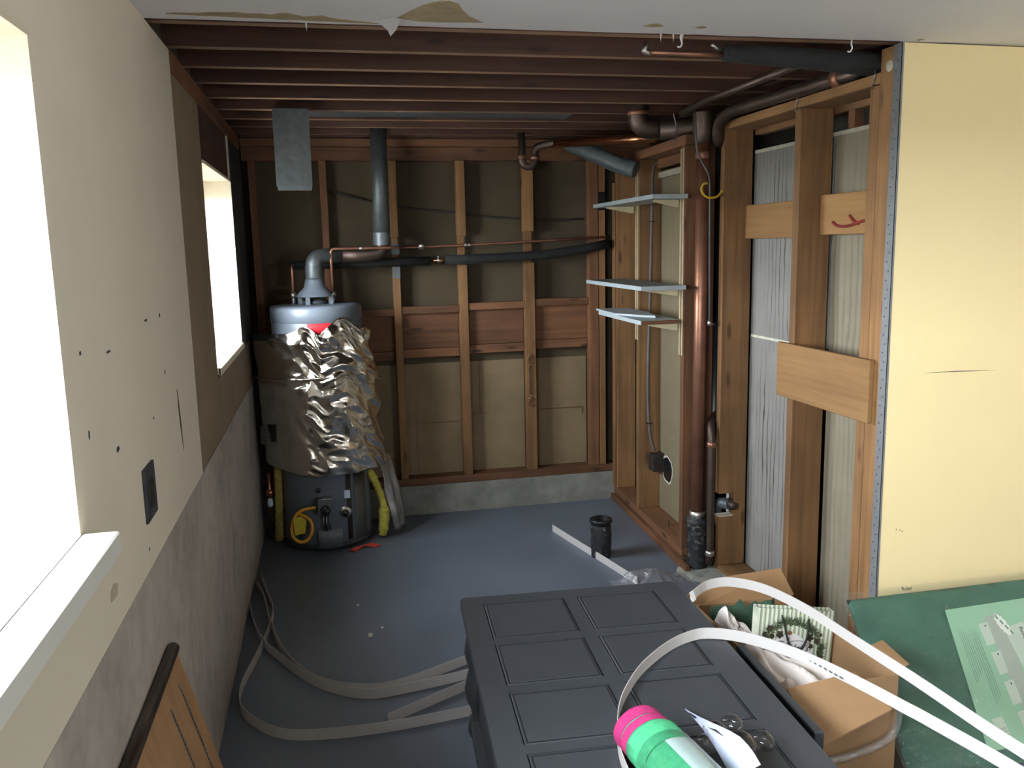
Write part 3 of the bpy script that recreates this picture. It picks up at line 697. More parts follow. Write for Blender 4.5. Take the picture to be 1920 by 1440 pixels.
def waterpipe(x, y, ztop, nm, label, rest):
    t_ = thing(nm, label, 'pipe', (x, y, 1.345))
    pipe('riser', rest, .008, COPPER, t_, fil=.025, seg=10)
    bm = B(); lathe(bm, [(.010, 1.342), (.013, 1.345), (.013, 1.375), (.010, 1.378)], (x, y, 0), 12); obj('nipple', bm, STEEL, t_)
    bm = B(); lathe(bm, [(.009, 1.378), (.017, 1.381), (.017, 1.405), (.009, 1.408)], (x, y, 0), 6); obj('union_nut', bm, SOLDER, t_)
    return t_
pA = waterpipe(.030, 4.90, 1.64, 'hot_water_pipe', 'thin copper pipe rising from the heater and running right across the back studs', [(.030, 4.90, 1.35), (.030, 4.90, 1.640), (.36, 4.91, 1.640), (.42, 4.95, 1.64), (.44, 5.117, 1.638), (.80, 5.118, 1.645), (1.24, 5.118, 1.66), (1.70, 5.118, 1.678)])
bm = B(); lathe(bm, [(0, -.02), (.016, -.016), (.018, 0), (.016, .016), (0, .02)], (.555, 5.117, 1.64), 12, 0, 'X'); tube(bm, [(.555, 5.117, 1.64), (.555, 5.075, 1.645)], .006, 8); lathe(bm, [(0, -.004), (.016, -.004), (.016, .004), (0, .004)], (.555, 5.072, 1.646), 12, 0, 'Y'); obj('stop_valve', bm, SOLDER, pA)
for x, z in ((.20, 1.640), (.825, 1.646), (.845, 1.6465)):
    bm = B(); lathe(bm, [(.0085, -.012), (.011, -.01), (.011, .01), (.0085, .012)], (x, 5.118 if x > .4 else 4.905, z), 10, 0, 'X'); obj('coupling', bm, SOLDER, pA)
pB = waterpipe(-.183, 4.90, 1.55, 'cold_water_pipe', 'short copper pipe with white union at the left of the heater hood', [(-.183, 4.90, 1.35), (-.183, 4.90, 1.548), (-.183, 5.06, 1.555)])
pI = thing('insulated_pipe', 'black foam insulated pipe running straight across the back studs', 'pipe', (.6, 5.09, 1.55))
pipe('foam_sleeve', [(-.20, 5.085, 1.552), (.10, 5.085, 1.555), (.605, 5.085, 1.558)], .027, BLACKFOAM, pI)
pipe('copper_core', [(.60, 5.085, 1.558), (.72, 5.085, 1.562)], .009, BRIGHTCOP, pI)
bm = B(); lathe(bm, [(.009, -.012), (.014, -.01), (.014, .01), (.009, .012)], (.655, 5.085, 1.56), 10, 0, 'X'); tube(bm, [(.648, 5.085, 1.56), (.648, 5.06, 1.585)], .005, 8); obj('coupling', bm, SOLDER, pI)
pipe('foam_sleeve', [(.69, 5.085, 1.561), (1.0, 5.085, 1.566), (1.25, 5.085, 1.575), (1.50, 5.085, 1.60), (1.70, 5.085, 1.635)], .028, BLACKFOAM, pI, fil=.1)
pipe('sagging_cable', [(.02, 5.10, 1.97), (.29, 5.19, 1.906), (.55, 5.215, 1.865), (.80, 5.215, 1.835), (1.0, 5.215, 1.81), (1.2, 5.215, 1.795), (1.4, 5.215, 1.787), (1.60, 5.215, 1.792)], .006, CABLED, None, cat=True, seg=8, label='dark cable sagging across the back wall behind the studs', **{}) if False else None
bm = B(); tube(bm, catmull([(.04, 5.215, 1.975), (.29, 5.215, 1.906), (.55, 5.215, 1.865), (.80, 5.215, 1.835), (1.0, 5.215, 1.81), (1.2, 5.215, 1.795), (1.4, 5.215, 1.787), (1.585, 5.215, 1.792)]), .006, 8)
obj('electric_cable', bm, CABLED, label='dark cable sagging across the back wall behind the studs', cat='cable')
# hanging galvanised boot and its duct
bt = thing('duct_boot', 'galvanised rectangular duct stack hanging from the joists above the heater', 'duct', (-.118, 4.13, 1.92))
bm = B(); bx = [(-.197, 4.09), (-.039, 4.09), (-.039, 4.17), (-.197, 4.17)]
wallholes(bm, 'Y', -.197, -.039, 1.925, 2.262, 4.088, 4.0895, []); wallholes(bm, 'Y', -.197, -.039, 1.925, 2.262, 4.168, 4.1695, []); wallholes(bm, 'X', 4.0895, 4.168, 1.925, 2.262, -.197, -.1955, []); wallholes(bm, 'X', 4.0895, 4.168, 1.925, 2.262, -.0405, -.039, [])
obj('duct_sleeve', bm, GALV, bt)
bm = B(); poly(bm, [(-.197, 4.086, 2.262), (-.039, 4.086, 2.262), (-.041, 4.086, 2.238), (-.08, 4.086, 2.205), (-.12, 4.086, 2.192), (-.16, 4.086, 2.21), (-.195, 4.086, 2.238)], .0015, (0, 1, 0)); obj('front_flap', bm, GALV, bt)
bm = B(); wallholes(bm, 'Y', -.192, -.043, 1.905, 1.93, 4.0905, 4.092, []); obj('bottom_lip', bm, GALVD, bt)
board('round_duct_bay', -.03, 1.0, 4.19, 4.42, 2.28, 2.31, GALVD, None, label='flat grey metal duct running between two joists right of the hanging boot', **{'cat': 'duct'}) if False else None
bm = B(); box(bm, -.038, 1.25, 4.19, 4.415, 2.275, 2.36, .006); obj('joist_duct', bm, GALVD, label='flat grey metal duct tucked between two joists right of the hanging boot', cat='duct')
# ---- drains overhead
cd_ = thing('drain_elbow_pipe', 'large copper drain pipe with a big elbow under the joists', 'pipe', (1.60, 4.12, 2.17))
pipe('elbow', [(1.535, 4.12, 2.32), (1.535, 4.12, 2.19), (1.66, 4.10, 2.185)], .050, COPDK, cd_, fil=.10, seg=24)
pipe('horizontal_run', [(1.64, 4.10, 2.185), (1.80, 4.04, 2.185), (1.86, 4.02, 2.185)], .050, COPDK, cd_, seg=24)
bm = B(); lathe(bm, [(.050, -.01), (.054, -.008), (.054, .008), (.050, .01)], (1.535, 4.12, 2.262), 24); obj('hub', bm, COPPER, cd_)
tp = thing('sink_trap', 'copper pipe with a hooked trap at its left end under the ceiling', 'pipe', (1.2, 4.9, 2.1))
pipe('trap', [(1.130, 4.92, 2.27), (1.130, 4.92, 2.10), (1.165, 4.91, 2.075), (1.20, 4.90, 2.10), (1.20, 4.90, 2.185), (1.26, 4.86, 2.20), (1.30, 4.80, 2.20)], .022, COPDK, tp, fil=.045, seg=16)
pipe('drain_run', [(1.28, 4.84, 2.20), (1.58, 4.32, 2.165), (1.66, 4.20, 2.16)], .024, BRIGHTCOP, tp, seg=18)
for p in ((1.13, 4.92, 2.135), (1.20, 4.90, 2.13)):
    bm = B(); lathe(bm, [(.022, -.012), (.026, -.01), (.026, .01), (.022, .012)], p, 18); obj('trap_nut', bm, COPPER, tp)
bm = B(); pts = catmull([(1.42, 4.94, 2.215), (1.50, 4.80, 2.15), (1.60, 4.68, 2.08), (1.70, 4.60, 2.035)], 14)
tube(bm, pts, [.045+.0025*(i % 2) for i in range(len(pts))], 18); obj('flexible_duct', bm, FLEX, label='grey flexible duct drooping behind the top of the shelf wall', cat='duct')
# soil stack
ss = thing('soil_stack', 'thick vertical copper soil pipe set in a black cast iron base', 'pipe', (1.762, 3.868, 0))
pipe('copper_stack', [(1.757, 3.868, .24), (1.763, 3.868, 2.20)], .0315, COPPER, ss, seg=26)
bm = B(); lathe(bm, [(.0, .0), (.056, .0), (.053, .02), (.048, .07), (.048, .10), (.050, .20), (.052, .235), (.056, .24), (.056, .262), (.044, .27), (.038, .285), (.036, .29)], (1.757, 3.868, 0), 26); obj('cast_iron_base', bm, IRON, ss)
bm = B(); lathe(bm, [(.0325, .262), (.040, .265), (.040, .30), (.0325, .305)], (1.757, 3.868, 0), 26); obj('collar', bm, SOLDER, ss)
bm = B(); lathe(bm, [(.0318, 0), (.0355, .004), (.0355, .03), (.0318, .034)], (1.7625, 3.868, 2.02), 26); obj('coupling', bm, COPPER, ss)
bm = B(); lathe(bm, [(.032, 0), (.042, .01), (.050, .05), (.050, .14)], (1.763, 3.868, 2.09), 26); obj('top_fitting', bm, COPDK, ss)
vp = thing('vent_pipe', 'slimmer copper pipe beside the soil stack ending in an elbow at the floor', 'pipe', (1.797, 3.80, 0))
pipe('riser', [(1.89, 3.885, .80), (1.825, 3.868, .775), (1.800, 3.815, .735), (1.797, 3.80, .66), (1.797, 3.80, .08), (1.80, 3.82, .04), (1.84, 3.868, .05)], .0195, COPDK, vp, fil=.035, seg=18)
for z, r in ((.655, .023), (.10, .024)):
    bm = B(); lathe(bm, [(.0195, -.014), (r, -.011), (r, .011), (.0195, .014)], (1.797, 3.80, z), 18); obj('coupling', bm, COPPER if z > .5 else SOLDER, vp)
bm = B(); tube(bm, fillet([(1.885, 3.875, 0), (1.885, 3.875, .07), (1.95, 3.875, .085)], .04), .023, 14); obj('floor_elbow', bm, COPDK, label='small dull pipe elbow in the gap at the foot of the notched stud', cat='pipe')
co = thing('cleanout', 'grey pipe elbow with round brown plug in the square notch of the stud', 'pipe', (1.895, 3.86, .25))
pipe('bend', [(1.865, 3.88, .20), (1.865, 3.88, .335), (1.90, 3.80, .345)], .028, GALVD, co, fil=.05, seg=18)
bm = B(); lathe(bm, [(0, -.03), (.019, -.03), (.020, 0), (.030, .002), (.030, .022)], (1.905, 3.795, .343), 18, 0, 'Y'); obj('plug', bm, COPDK, co)
bm = B(); tube(bm, [(1.925, 3.95, 1.25), (1.925, 3.95, 2.26)], .045, 20); tube(bm, [(1.925, 3.95, 1.23), (1.925, 3.95, 1.27)], .05, 20); obj('black_vent_stack', bm, BLACKPL, label='fat black plastic pipe in shadow behind the yellow hook', cat='pipe')
bm = B(); tube(bm, [(1.88, 3.95, .03), (1.88, 3.95, 1.25)], .03, 16); obj('black_drain_pipe', bm, BLACKPL, label='dark pipe in the gap right of the copper soil stack', cat='pipe')
tl = thing('control_tube', 'thin grey tube kinking down beside the copper soil stack', 'tube', (1.785, 3.82, 1.25))
pipe('tube_run', [(1.700, 3.825, 2.23), (1.711, 3.825, 2.05), (1.776, 3.82, 1.935), (1.785, 3.82, 1.26)], .005, CABLE, tl, fil=.03, seg=8)
bm = B(); lathe(bm, [(0, -.015), (.009, -.012), (.011, 0), (.009, .012), (0, .015)], (1.785, 3.82, 1.25), 10); tube(bm, [(1.785, 3.82, 1.25), (1.815, 3.83, 1.24)], .005, 8); obj('end_fitting', bm, SOLDER, tl)
bm = B(); tube(bm, catmull([(1.837, 3.812, 1.872), (1.82, 3.81, 1.852), (1.797, 3.80, 1.840), (1.765, 3.80, 1.838), (1.738, 3.80, 1.852), (1.726, 3.80, 1.878), (1.735, 3.80, 1.900), (1.755, 3.80, 1.905)]), .0058, 8); obj('utility_hook', bm, YHOOK, label='yellow vinyl coated hook screwed into the corner stud', cat='hook')
bm = B(); tube(bm, catmull([(1.655, 3.97, 2.24), (1.664, 3.965, 2.20), (1.668, 3.96, 2.165), (1.662, 3.955, 2.13), (1.655, 3.95, 2.115)]), .003, 6); obj('pipe_strap', bm, SOLDER, label='thin pale wire strap looped around the big overhead drain', cat='strap')
# overhead pipes above the right partition
pipe_a = thing('overhead_drain', 'long dark copper drain over the top plate of the right partition', 'pipe', (1.80, 3.2, 2.2))
pipe('run', [(1.865, 2.80, 2.28), (1.862, 2.80, 2.212), (1.845, 2.86, 2.208), (1.775, 3.62, 2.20), (1.79, 3.76, 2.17), (1.80, 3.80, 2.12), (1.835, 3.84, 2.09)], .026, COPDK, pipe_a, fil=.06, seg=18)
bm = B(); tube(bm, [(1.846, 2.88, 2.208), (1.842, 2.92, 2.2075)], .034, 18); obj('coupling', bm, COPPER, pipe_a)
pipe('side_pipe', [(1.90, 2.85, 2.225), (1.86, 3.6, 2.215), (1.86, 3.9, 2.21)], .022, COPDK, pipe_a, seg=14)
bm = B(); tube(bm, [(1.66, 2.80, 2.243), (1.66, 3.60, 2.243), (1.69, 3.95, 2.243)], .016, 12); obj('conduit', bm, COPDK, label='slim brown conduit under the joists left of the overhead drain', cat='conduit')
ip = thing('insulated_ceiling_pipe', 'fat black foam insulated pipe along the ceiling edge at upper right', 'pipe', (1.5, 2.66, 2.22))
pts = [(1.292, 2.685, 2.235), (1.45, 2.685, 2.230), (1.65, 2.69, 2.222), (1.835, 2.70, 2.215), (1.98, 2.71, 2.213)]
bm = B(); tube(bm, catmull(pts, 6), [.027+.014*(i/24) for i in range(25)], 20); obj('foam_sleeve', bm, BLACKFOAM, ip)
pipe('copper_pipe', [(1.03, 2.70, 2.235), (1.30, 2.70, 2.232)], .008, COPPER, ip, seg=10)
bm = B(); tube(bm, fillet([(1.03, 2.695, 2.262), (1.02, 2.695, 2.236), (1.045, 2.70, 2.234)], .01), .009, 10); obj('hanger', bm, SOLDER, ip); bm = B(); tube(bm, [(1.245, 2.68, 2.262), (1.262, 2.685, 2.25), (1.30, 2.70, 2.247)], .006, 8); obj('hanger', bm, SOLDER, ip)
for x in (1.085, 1.66):
    bm = B(); tube(bm, catmull([(x, 2.545, ZJ), (x, 2.552, 2.245), (x+.006, 2.556, 2.232), (x+.002, 2.56, 2.222), (x-.008, 2.558, 2.222)]), .0025, 8)
    obj('ceiling_hook', bm, VINYL, label='small white hook at the plaster edge '+('left of the black pipe' if x < 1.2 else 'in front of the black pipe'), cat='hook', group='white hooks at the plaster edge')
# chain/spring on stud
sp = thing('door_spring', 'rusty spring with hook ends hanging on the third back stud', 'spring', (1.207, 5.12, .65))
bm = B(); tube(bm, [(1.204+.006*math.cos(k*.9), 5.128+.006*math.sin(k*.9), .72+k*.0022) for k in range(84)], .0025, 5); obj('coil', bm, COPDK, sp)
for z in (.93, .665):
    bm = B(); tube(bm, [(1.204+.013*math.cos(a*.5), 5.128, z+.028*math.sin(a*.5)+.01) for a in range(13)], .004, 6); obj('hook_end', bm, COPPER, sp)

# ================================================================ SHELVES
def shelf(name, label, x0, y0, y1, zt, top=SHELFT, x1=1.672, under=SHELF):
    t_ = thing(name, label, 'shelf', ((x0+x1)/2, (y0+y1)/2, zt-.02), 'boards on the slotted shelf standards')
    bm = B(); k = (y1-3.93)*math.tan(-ang)
    vs = [(x0, y0), (x1, y0), (x1+k*.9, y1), (x0+k*.5, y1)]
    poly(bm, [(x, y, zt-.020) for x, y in vs], .020, (0, 0, 1))
    for f in bm.faces:
        f.material_index = 0
    bm.normal_update()
    for f in bm.faces:
        c = f.calc_center_median()
        if abs(c.z-zt) < .001: f.material_index = 1
    obj('shelf_board', bm, [SHELF, top], t_)
    for yy in (3.955, 4.66):
        if y0-.02 < yy < y1+.02:
            xx = 1.678+(yy-3.93)*math.tan(-ang)
            bm = B(); poly(bm, [(x0+.05, yy, zt-.0205), (xx, yy, zt-.0205), (xx, yy, zt-.055), (xx-.02, yy, zt-.055), (x0+.05, yy, zt-.028)], .003, (0, 1, 0)); obj('bracket', bm, STAND, t_)
    return t_
shelf('wall_shelf', 'top pale blue shelf board on the slotted standards', 1.497, 3.828, 4.80, 1.858)
shelf('wall_shelf', 'middle pale blue shelf board with a grey top', 1.446, 3.84, 4.78, 1.433)
shelf('wall_shelf', 'lowest short pale blue shelf with a bare brown end', 1.475, 3.925, 4.63, 1.263, SHELF)
board('end_grain', 1.479, 1.670, 3.9225, 3.925, 1.2435, 1.2625, OX, [o for o in bpy.data.objects if o.name.startswith('wall_shelf')][-1], bev=0)
bm = B(); poly(bm, [(1.485, 4.66, 1.2645), (1.47, 4.30, 1.2645), (1.56, 4.10, 1.2645), (1.60, 4.05, 1.2645), (1.66, 4.30, 1.2645), (1.655, 4.62, 1.2645)], .010, (0, 0, 1)); obj('splintered_board', bm, SHELF, label='splintered flat piece of painted board lying on the lowest shelf', cat='board')
for nm, s, z0 in (('a', .706, 1.088), ('b', .002, 1.083)):
    bm = B(); box(bm, -.003, -.001, s, s+.040, z0, 2.078, 0, 1, MS); box(bm, -.008, -.003, s, s+.008, z0, 2.078, 0, 0, MS); box(bm, -.008, -.003, s+.032, s+.040, z0, 2.078, 0, 0, MS)
    o = obj('shelf_standard', bm, [STAND, OZ], label='cream slotted shelf standard on the '+('near end stud by the soil pipe' if nm == 'b' else 'middle stud of the shelf wall'), cat='shelf standard', group='slotted shelf standards')
    bm = B()
    for i in range(38): box(bm, -.0036, -.003, s+.010, s+.030, z0+.004+i*.026, z0+.028+i*.026, 0, 0, MS)
    obj('slot', bm, OX, o, kind='stuff')
# cable and receptacle
ca = thing('receptacle_cable', 'grey cable hanging down the middle shelf-wall stud to a brown box', 'cable', (1.79, 4.60, .45))
pipe('cable_run', [(1.86, 4.60, 2.06), (1.822, 4.60, 2.075), (1.798, 4.60, 2.02), (1.794, 4.60, 1.80), (1.786, 4.60, 1.40), (1.776, 4.60, 1.0), (1.774, 4.60, .80), (1.78, 4.60, .62), (1.795, 4.60, .50), (1.815, 4.60, .44)], .0075, CABLE, ca, cat=True, seg=8)
for z, x in ((1.75, 1.793), (.60, 1.782)):
    bm = B(); box(bm, x-.016, x+.016, 4.59, 4.612, z, z+.006); obj('cable_staple', bm, BOXM, ca)
bx_ = board('receptacle_box', 1.785, 1.845, 4.545, 4.618, .325, .425, BOXM, None, bev=.003, label='brown metal receptacle box beside a ragged drywall hole', cat='outlet')
board('box_cover', 1.846, 1.862, 4.545, 4.618, .32, .43, COPDK, bx_)
bm = B(); n = 16; c = MS @ Vector((.1272, .50, .38))
pr_ = []
for k in range(n):
    a = 2*math.pi*k/n; rr = .062*(1+.18*noise.noise(Vector((k*1.3, 0, 8)))); pr_.append(MS @ Vector((.1265, .56+rr*math.cos(a)*1.3, .35+rr*math.sin(a)*1.15)))
poly(bm, pr_, .001, (-1, 0, 0)); dh = obj('ragged_hole', bm, BLACKPL, ws)
bm = B()
for k in range(n):
    a_, b_ = pr_[k], pr_[(k+1) % n]; cc = sum(pr_, Vector())/n
    o1, o2 = a_+(a_-cc)*.16, b_+(b_-cc)*.12; e = Vector((-.0015, 0, 0))
    vs = [bm.verts.new(v+e) for v in (a_, b_, o2, o1)]; bm.faces.new(vs)
obj('torn_edge', bm, CHALK, ws, open=True)

# ================================================================ FLOOR ITEMS
ps = thing('floor_drain_stub', 'short black pipe stub standing in the open floor', 'pipe', (1.345, 4.16, 0))
bm = B(); lathe(bm, [(.052, 0), (.052, .03), (.055, .05), (.056, .165), (.053, .175)], (1.345, 4.16, 0), 30); obj('pipe_body', bm, IRON, ps)
bm = B(); lathe(bm, [(.050, .165), (.053, .175), (.053, .186), (.061, .192), (.061, .204), (.054, .208), (.045, .208), (.045, .12), (0, .12)], (1.345, 4.16, 0), 30); obj('rim', bm, BLACKPL, ps)
bm = B(); P_ = [(.04, 4.58), (.065, 4.60), (.08, 4.63), (.12, 4.655), (.17, 4.655), (.215, 4.635), (.18, 4.615), (.12, 4.62), (.09, 4.60), (.075, 4.575), (.05, 4.565)]
poly(bm, [(x, y, .001+.012*(i % 3 == 1)) for i, (x, y) in enumerate(P_)], .004, (0, 0, 1)); obj('red_scrap', bm, REDCLOTH, label='red scrap of plastic on the floor in front of the heater', cat='scrap')
for (x, y, r) in ((.10, 3.52, .012), (.155, 3.58, .006), (.62, 3.40, .008), (.06, 3.85, .007)):
    bm = B(); poly(bm, [(x+r*math.cos(a)*(1+.6*noise.noise(Vector((a, x*50, 0)))), y+1.7*r*math.sin(a), .0005) for a in [k*.7 for k in range(9)]], .0012, (0, 0, 1)); obj('paint_chip', bm, CHALK, bpy.data.objects['floor'])
# vinyl trim strips standing on edge
def strip(pts, label, name='vinyl_trim_strip', w_=.040, tilt=None, group='white vinyl trim strips', **k):
    bm = B(); ribbon(bm, catmull(pts, 8), w_, .0022, tilt); return obj(name, bm, WSTRIP, label=label, cat='trim strip', group=group)
z = .0205
strip([(-.40, 4.27, z), (-.36, 4.055, z), (-.321, 3.862, z), (-.324, 3.667, z), (-.352, 3.439, z), (-.390, 3.207, z), (-.396, 3.08, z), (-.374, 2.97, z), (-.312, 2.87, z), (-.24, 2.80, z), (-.155, 2.767, z), (-.003, 2.749, z), (.18, 2.752, z), (.417, 2.781, z), (.70, 2.83, z)], 'white trim strip on the floor, outermost wide loop nearest the left wall')
strip([(-.425, 3.90, z), (-.39, 3.70, z), (-.341, 3.52, z), (-.257, 3.348, z), (-.164, 3.182, z), (-.072, 3.075, z), (.031, 3.001, z), (.141, 2.985, z), (.431, 3.037, z), (.7, 3.12, z)], 'white trim strip on the floor starting at the wall, inside the big loop')
strip([(-.415, 4.18, z), (-.372, 4.02, z), (-.33, 3.75, z), (-.27, 3.47, z), (-.20, 3.27, z), (-.11, 3.13, z), (.009, 3.045, z), (.171, 3.025, z), (.447, 3.150, z), (.70, 3.28, z)], 'white trim strip on the floor, innermost and farthest, going under the chest')
strip([(.125, 2.796, z), (.28, 2.88, z), (.44, 2.965, z), (.62, 3.06, z)], 'short straight white trim strip with a cut end beside the chest')
strip([(1.199, 4.612, z), (1.26, 4.33, z), (1.33, 4.02, z), (1.391, 3.735, z)], 'straight white strip on the far floor ending under clear plastic')
strip([(1.150, 2.62, .34), (1.140, 2.56, .43), (1.122, 2.496, 0.487), (1.199, 2.548, 0.495), (1.278, 2.542, 0.500), (1.354, 2.444, 0.505), (1.393, 2.254, 0.510), (1.402, 2.049, 0.515), (1.414, 1.819, 0.520), (1.412, 1.743, 0.525), (1.417, 1.435, 0.535), (1.45, 1.25, .54), (1.46, 1.02, .46), (1.48, .75, .22), (1.50, .50, .03)], 'white trim strip arching behind the cardboard box, the brighter upper one', w_=.033)
strip([(.60, 1.45, .49), (.585, 1.56, .49), (0.588, 1.654, .49), (0.601, 1.735, .49), (0.628, 1.820, .49), (0.662, 1.899, .49), (0.713, 1.981, .49), (0.788, 2.074, .49), (0.897, 2.169, .49), (0.983, 2.216, .49), (1.052, 2.223, .49), (1.139, 2.172, .49), (1.216, 2.068, .49), (1.264, 1.969, .49), (1.308, 1.841, .49), (1.342, 1.717, .49), (1.356, 1.667, .49), (1.404, 1.458, .49), (1.43, 1.25, .49), (1.52, 1.0, .40), (1.56, .75, .18), (1.58, .50, .03)], 'white trim strip looping over the chest top around the green roll', w_=.034)
st = [o for o in bpy.data.objects if o.name.startswith('vinyl_trim_strip')][-1]
for i in range(7):
    f = i/6; p = Vector((1.253, 2.002, .487)).lerp(Vector((1.283, 1.902, .484)), f)
    board('printed_mark', p.x-.0035, p.x-.0012, p.y-.005, p.y+.005, p.z-.0015, p.z+.0015, PRINTG, st, bev=0)
# clear plastic bag crumpled on the floor
bm = B(); g = []
N = 34
for i in range(N):
    row = []
    for j in range(N):
        u, v = i/(N-1), j/(N-1); x = 1.27+.42*u; y = 3.40+.43*v
        e = min(1, 5*min(u, 1-u, v, 1-v)); q = Vector((u*5, v*5, 3)); d = 1-abs(noise.noise(q)*2)
        hgt = (.012+.085*math.exp(-((u-.35)**2+(v-.62)**2)*9)*(.5+.6*d)+.02*abs(noise.noise(q*3)))*e+.002
        row.append(bm.verts.new((x+.03*noise.noise(q*1.3), y+.03*noise.noise(q*1.1+Vector((9, 0, 0))), hgt)))
    g.append(row)
for i in range(N-1):
    for j in range(N-1): bm.faces.new((g[i][j], g[i+1][j], g[i+1][j+1], g[i][j+1])).smooth = (i+j) % 3 > 0
obj('plastic_bag', bm, BAGF, open=True, label='clear crumpled plastic bag on the floor behind the chest', cat='bag')
# leaning cabinet side panel
cp = thing('cabinet_side_panel', 'light wood cabinet side with two slotted strips leaning on the concrete wall', 'panel', (-.33, 1.75, 0))
T0 = Vector((-.415, 2.125, .675)); D0 = Vector((.0890, 0, -.339)).normalized(); LN = .70; Yd = Vector((0, -1, 0)); NR = D0.cross(Yd).normalized()
if NR.x < 0: NR = -NR
def cpt(a, b, n=0): return T0+Yd*a+D0*b+NR*n
LW = wood('cabinet_veneer', 'ad8762', '9c7553', 'Z', knots=False, tint=.15)
bm = B(); poly(bm, [cpt(0, .012), cpt(.9, .012), cpt(.9, LN), cpt(0, LN)], -.018, NR); obj('veneer_board', bm, LW, cp)
bm = B(); tube(bm, [cpt(-.002, 0, -.006), cpt(.902, 0, -.006)], .0155, 12); obj('dark_edge', bm, wood('dark_edge_wood', '5c4a40', '3b2d26', 'Y', .3, False), cp)
for a in (.075, .19):
    bm = B(); poly(bm, [cpt(a, .06, .0005), cpt(a+.010, .06, .0005), cpt(a+.010, LN, .0005), cpt(a, LN, .0005)], .001, NR); s_o = obj('slotted_strip', bm, SOLDER, cp)
    bm = B()
    for i in range(48):
        b_ = .075+i*.0127; poly(bm, [cpt(a+.003, b_, .0016), cpt(a+.007, b_, .0016), cpt(a+.007, b_+.007, .0016), cpt(a+.003, b_+.007, .0016)], .0004, NR)
    obj('slot', bm, BLACKPL, s_o, kind='stuff')

# ================================================================ CHEST
TT = .47; TO = Vector((.379, 2.714, 0)); ta = math.atan2(-.046, .748)
MT = Matrix.Translation(TO) @ Matrix.Rotation(ta, 4, 'Z')
ch = thing('paneled_chest', 'long charcoal painted chest with a paneled top and scrolled base', 'chest', tuple(MT @ Vector((.375, -.62, 0))))
def cb_(name, x0, x1, y0, y1, z0, z1, m=TABLE, bev=.002, parent=None): return board(name, x0, x1, y0, y1, z0, z1, m, parent or ch, bev, MT)
W_, LL = .750, 1.245
bm = B(); cr = .022; out = []
for cx, cy, a0 in ((W_-cr, -cr, 0), (cr, -cr, 90), (cr, -LL+cr, 180), (W_-cr, -LL+cr, 270)):
    for k in range(6): a = R_(a0+18*k); out.append(MT @ Vector((cx+cr*math.cos(a), cy+cr*math.sin(a), 0)))
poly(bm, [(p.x, p.y, TT-.028) for p in out], .019, (0, 0, 1)); top_ = obj('top_slab', bm, TABLE, ch)
bmesh_top = None
colx = [(.072, .345), (.388, .660)]; rows = [(-.060, -.320), (-.356, -.602), (-.640, -.886), (-.922, -1.178)]
# frame of stiles and rails, one mesh around the panel openings
bm = B(); xs = [0, .072, .345, .388, .660, W_]; ys = [0, -.060, -.320, -.356, -.602, -.640, -.886, -.922, -1.178, -LL]
V = {}
def tv(i, j, zz):
    if (i, j, zz) not in V:
        p = MT @ Vector((xs[i], ys[j], zz))
        V[i, j, zz] = bm.verts.new(p)
    return V[i, j, zz]
hole = {(i, j) for i in (1, 3) for j in (1, 3, 5, 7)}; zl, zh = TT-.009, TT
for i in range(5):
    for j in range(9):
        if (i, j) in hole: continue
        bm.faces.new((tv(i, j, zh), tv(i+1, j, zh), tv(i+1, j+1, zh), tv(i, j+1, zh)))
        for di, dj, p, q in ((-1, 0, (i, j), (i, j+1)), (1, 0, (i+1, j), (i+1, j+1)), (0, -1, (i, j), (i+1, j)), (0, 1, (i, j+1), (i+1, j+1))):
            ni, nj = i+di, j+dj
            if (ni, nj) in hole or not (0 <= ni < 5 and 0 <= nj < 9): bm.faces.new((tv(*p, zl), tv(*q, zl), tv(*q, zh), tv(*p, zh)))
for cxy in ((0, 0), (5, 0), (0, 9), (5, 9)):   # round the outer corners
    pass
ce_ = [e for e in bm.edges if abs(e.verts[0].co.z-e.verts[1].co.z) > .005 and any((e.verts[0] in (V.get((i, j, zl)), V.get((i, j, zh)))) for i, j in ((0, 0), (5, 0), (0, 9), (5, 9)))]
bmesh.ops.bevel(bm, geom=ce_, offset=.022, segments=5, profile=.5, affect='EDGES')
obj('top_frame', bm, TABLE, ch)
for a, b in colx:
    for c, d in rows:
        bm = B(); g_ = .004
        box(bm, a+g_, b-g_, d+g_, c-g_, TT-.009, TT-.0015, .0025, 0, MT)
        # second moulding groove: raised inner field
        box(bm, a+.014, b-.014, d+.014, c-.014, TT-.0015, TT-.0002, .001, 0, MT)
        o = obj('top_panel', bm, TABLE, ch)
        bm = B()
        for p, q, r, s in ((a+.009, a+.0125, d+.009, c-.009), (b-.0125, b-.009, d+.009, c-.009), (a+.0125, b-.0125, c-.0125, c-.009), (a+.0125, b-.0125, d+.009, d+.0125)): box(bm, p, q, r, s, TT-.0016, TT-.0012, 0, 0, MT)
        obj('groove', bm, TABLED, o)
